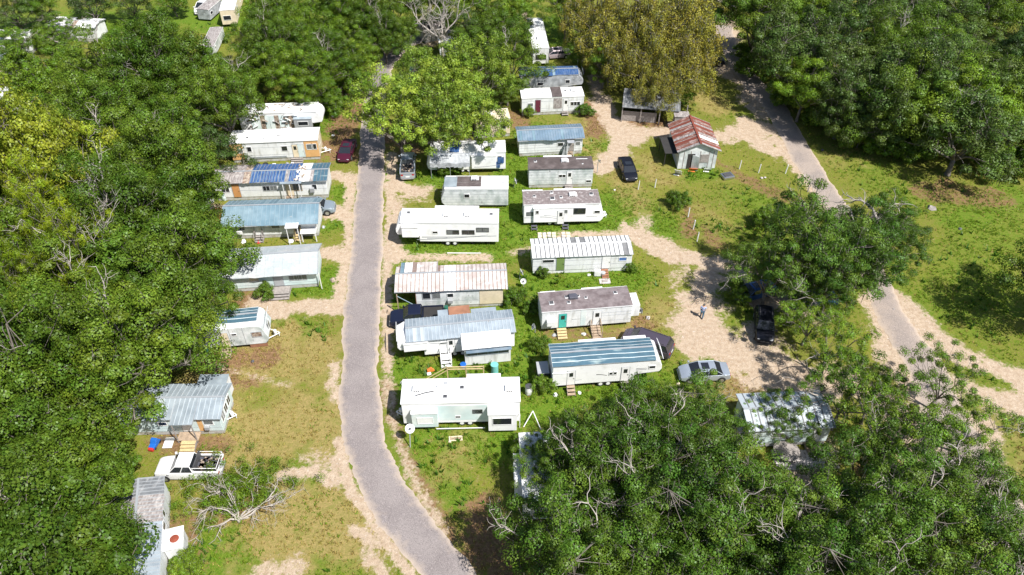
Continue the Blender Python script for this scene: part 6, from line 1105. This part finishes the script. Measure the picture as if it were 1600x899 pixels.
# loose litter that lies about the yards, each piece a thing
for i, (px, py, w, m, lb) in enumerate([(428, 258, .5, 'plastic_white', 'white crumpled sheet below the orange ended trailer'), (449, 257, .45, 'stripe', 'grey junk pile left of the wide grey steps'), (457, 256, .4, 'plastic_white', 'white bag beside the wide grey steps'), (510, 258, .4, 'cream', 'tan rag at the right end of the orange ended trailer'), (520, 212, .3, 'plastic_white', 'white scrap at the grass right of the wrecked camper'),
    (520, 182, .35, 'plastic_white', 'small white scrap above the maroon car'), (404, 379, .35, 'red_plastic', 'red scrap in front of the blue gabled home'), (455, 377, .55, 'plastic_white', 'white boat shaped tub before the blue gabled home'), (380, 378, .45, 'plastic_white', 'white sheet below the left end of the blue gabled home'), (505, 355, .4, 'plastic_grey', 'grey bags at the right end of the blue gabled home'), (520, 438, .5, 'insul', 'brown branch heap at the right end of the shingle roofed home'),
    (630, 598, .35, 'plastic_white', 'white rag on the grass edge left of the timber deck'), (868, 617, .35, 'plastic_white', 'white bird shaped scrap below the metal store box'), (905, 614, .3, 'plastic_white', 'white bag below the blue roofed fifth wheel'), (1003, 610, .5, 'greywood', 'grey pallet scrap right of the small grey steps'), (920, 430, .3, 'plastic_white', 'white bottle pile in front of the striped roof trailer'), (610, 487, .5, 'wood', 'brown pallet by the road left of the navy pickup'),
    (866, 524, .35, 'plastic_grey', 'grey box left of the pale wooden steps'), (935, 516, .3, 'darkbox', 'black bag right of the brown steps with a rail'), (912, 522, .35, 'plastic_white', 'white pipes left of the brown steps with a rail'), (1060, 600, .3, 'cream', 'tan scrap left of the silver sedan'), (1012, 497, .4, 'concrete', 'pale plank right of the turquoise door trailer'), (1455, 325, .7, 'greywood', 'grey stump heap on the right lawn'), (1500, 358, .3, 'darkbox', 'small dark lump on the right lawn'),
    (1285, 235, .3, 'darkbox', 'dark stub at the edge of the tree shade'), (895, 265, .25, 'plastic_white', 'white can in front of the black roofed trailer'), (960, 297, .2, 'plastic_white', 'white scrap right of the black roofed steps'), (165, 655, .4, 'plastic_white', 'pale scrap glimpsed left of the tin roofed home'), (395, 565, .25, 'darkbox', 'black bag right of the green bin'), (1490, 555, .25, 'greywood', 'dark stick on the sandy verge'), (1396, 484, .25, 'greywood', 'short stick on the sand at the lane bend')]):
    e = empty('scrap', gp(px, py), tr_.uniform(0, 3), lb, 'scrap'); mb = MB(); k = 7
    rs = np.random.RandomState(i+60); pts = [Vector((cos(2*pi*j/k)*w*rs.uniform(.5, 1), sin(2*pi*j/k)*w*rs.uniform(.4, .9), 0)) for j in range(k)]; tops = [p*rs.uniform(.4, .8)+Vector((0, 0, w*rs.uniform(.2, .55))) for p in pts]
    n0 = 0; mb.v = [tuple(p) for p in pts]+[tuple(p) for p in tops]+[(0, 0, w*.5)]
    for j in range(k): mb.f.append((j, (j+1) % k, k+(j+1) % k, k+j)); mb.f.append((k+j, k+(j+1) % k, 2*k))
    mb.m = [0]*len(mb.f); mb.build('crumpled_sheet', M[m], e)
    MB().box(-w*.7, w*.5, -w*.5, -w*.35, .01, .08).build('strip', M['plastic_grey' if i % 2 else m], e)
# ---------------------------------------------------------------- the person
def person(px, py, hd):
    g = gp(px, py); e = empty('person', g, hd, 'person in light blue shirt and blue jeans walking across the sandy lot', 'person')
    J = [((0, 0, .98), .15), ((0, .02, 1.15), .135), ((0, .05, 1.35), .155), ((0, .07, 1.46), .12), ((0, .09, 1.54), .06), ((0, .11, 1.66), .095), ((0, .12, 1.74), .08),
         ((-.1, 0, .9), .105), ((-.12, .16, .5), .07), ((-.12, .05, .09), .045), ((-.12, .2, .04), .04), ((.1, 0, .9), .105), ((.12, -.04, .5), .07), ((.12, -.24, .1), .045), ((.12, -.1, .04), .04),
         ((-.2, .06, 1.42), .065), ((-.27, -.02, 1.14), .05), ((-.26, .14, .93), .036), ((-.26, .2, .86), .03), ((.2, .06, 1.42), .065), ((.27, .1, 1.15), .05), ((.26, .26, .98), .036), ((.26, .33, .92), .03)]
    E = [(0, 1), (1, 2), (2, 3), (3, 4), (4, 5), (5, 6), (0, 7), (7, 8), (8, 9), (9, 10), (0, 11), (11, 12), (12, 13), (13, 14), (3, 15), (15, 16), (16, 17), (17, 18), (3, 19), (19, 20), (20, 21), (21, 22)]
    for side, s in ((18, -1), (22, 1)):     # fingers and thumb
        b = Vector(J[side][0])
        for k in range(4): J.append(((b.x+(k-1.5)*.018, b.y+.05, b.z-.05-.004*abs(k-1.5)), .009)); E.append((side, len(J)-1)); J.append(((b.x+(k-1.5)*.02, b.y+.07, b.z-.085), .008)); E.append((len(J)-2, len(J)-1))
        J.append(((b.x-s*.035, b.y+.04, b.z), .01)); E.append((side, len(J)-1))
    me = bpy.data.meshes.new('body'); me.from_pydata([j[0] for j in J], E, []); o = bpy.data.objects.new('body', me); COL.objects.link(o); o.parent = e
    me.materials.append(mat('skin', (.45, .27, .19), .5)); sk = o.modifiers.new('skin', 'SKIN')
    me.attributes  # skin radii
    bm = bmesh.new(); bm.from_mesh(me); ly = bm.verts.layers.skin.verify(); bm.verts.ensure_lookup_table()
    for v, j in zip(bm.verts, J): v[ly].radius = (j[1], j[1])
    bm.verts[0][ly].use_root = True; bm.to_mesh(me); bm.free()
    su = o.modifiers.new('sub', 'SUBSURF'); su.levels = su.render_levels = 1
    def cloth(name, js, es, grow, m):
        idx = {j: i for i, j in enumerate(js)}; m2 = bpy.data.meshes.new(name); m2.from_pydata([J[j][0] for j in js], [(idx[a], idx[b]) for a, b in es], []); q = bpy.data.objects.new(name, m2); COL.objects.link(q); q.parent = e; m2.materials.append(m)
        q.modifiers.new('skin', 'SKIN'); b = bmesh.new(); b.from_mesh(m2); l = b.verts.layers.skin.verify(); b.verts.ensure_lookup_table()
        for v, j in zip(b.verts, js): v[l].radius = (J[j][1]+grow, J[j][1]+grow)
        b.verts[0][l].use_root = True; b.to_mesh(m2); b.free(); s2 = q.modifiers.new('sub', 'SUBSURF'); s2.levels = s2.render_levels = 1
    cloth('shirt', [0, 1, 2, 3, 15, 16, 19, 20], [(0, 1), (1, 2), (2, 3), (3, 15), (15, 16), (3, 19), (19, 20)], .022, mat('pale_blue_cotton', (.34, .44, .66), .9))
    cloth('jeans', [0, 7, 8, 9, 11, 12, 13], [(0, 7), (7, 8), (8, 9), (0, 11), (11, 12), (12, 13)], .026, mat('blue_denim', (.05, .11, .17), .9))
    MB().lathe((0, .1, 1.62), [(.098, 0), (.115, .06), (.11, .14), (.06, .19), (.01, .2)], 12).build('hair', M['darktrim'], e, smooth=True)
    for s in (-1, 1): MB().box(s*.12-.05, s*.12+.05, -.05 if s < 0 else -.3, .24 if s < 0 else -.02, 0, .09).build('shoe', M['darkbox'], e, bevel=.03); MB().lathe((s*.035, .205, 1.665), [(.012, 0), (.014, .01), (.004, .02)], 6).build('eye', M['rubber'], e)
    MB().tube([(0, .2, 1.67), (0, .235, 1.63), (0, .2, 1.62)], [.008, .016, .012], 5).build('nose', M['tan'], e)
person(1096, 496, R(-20))
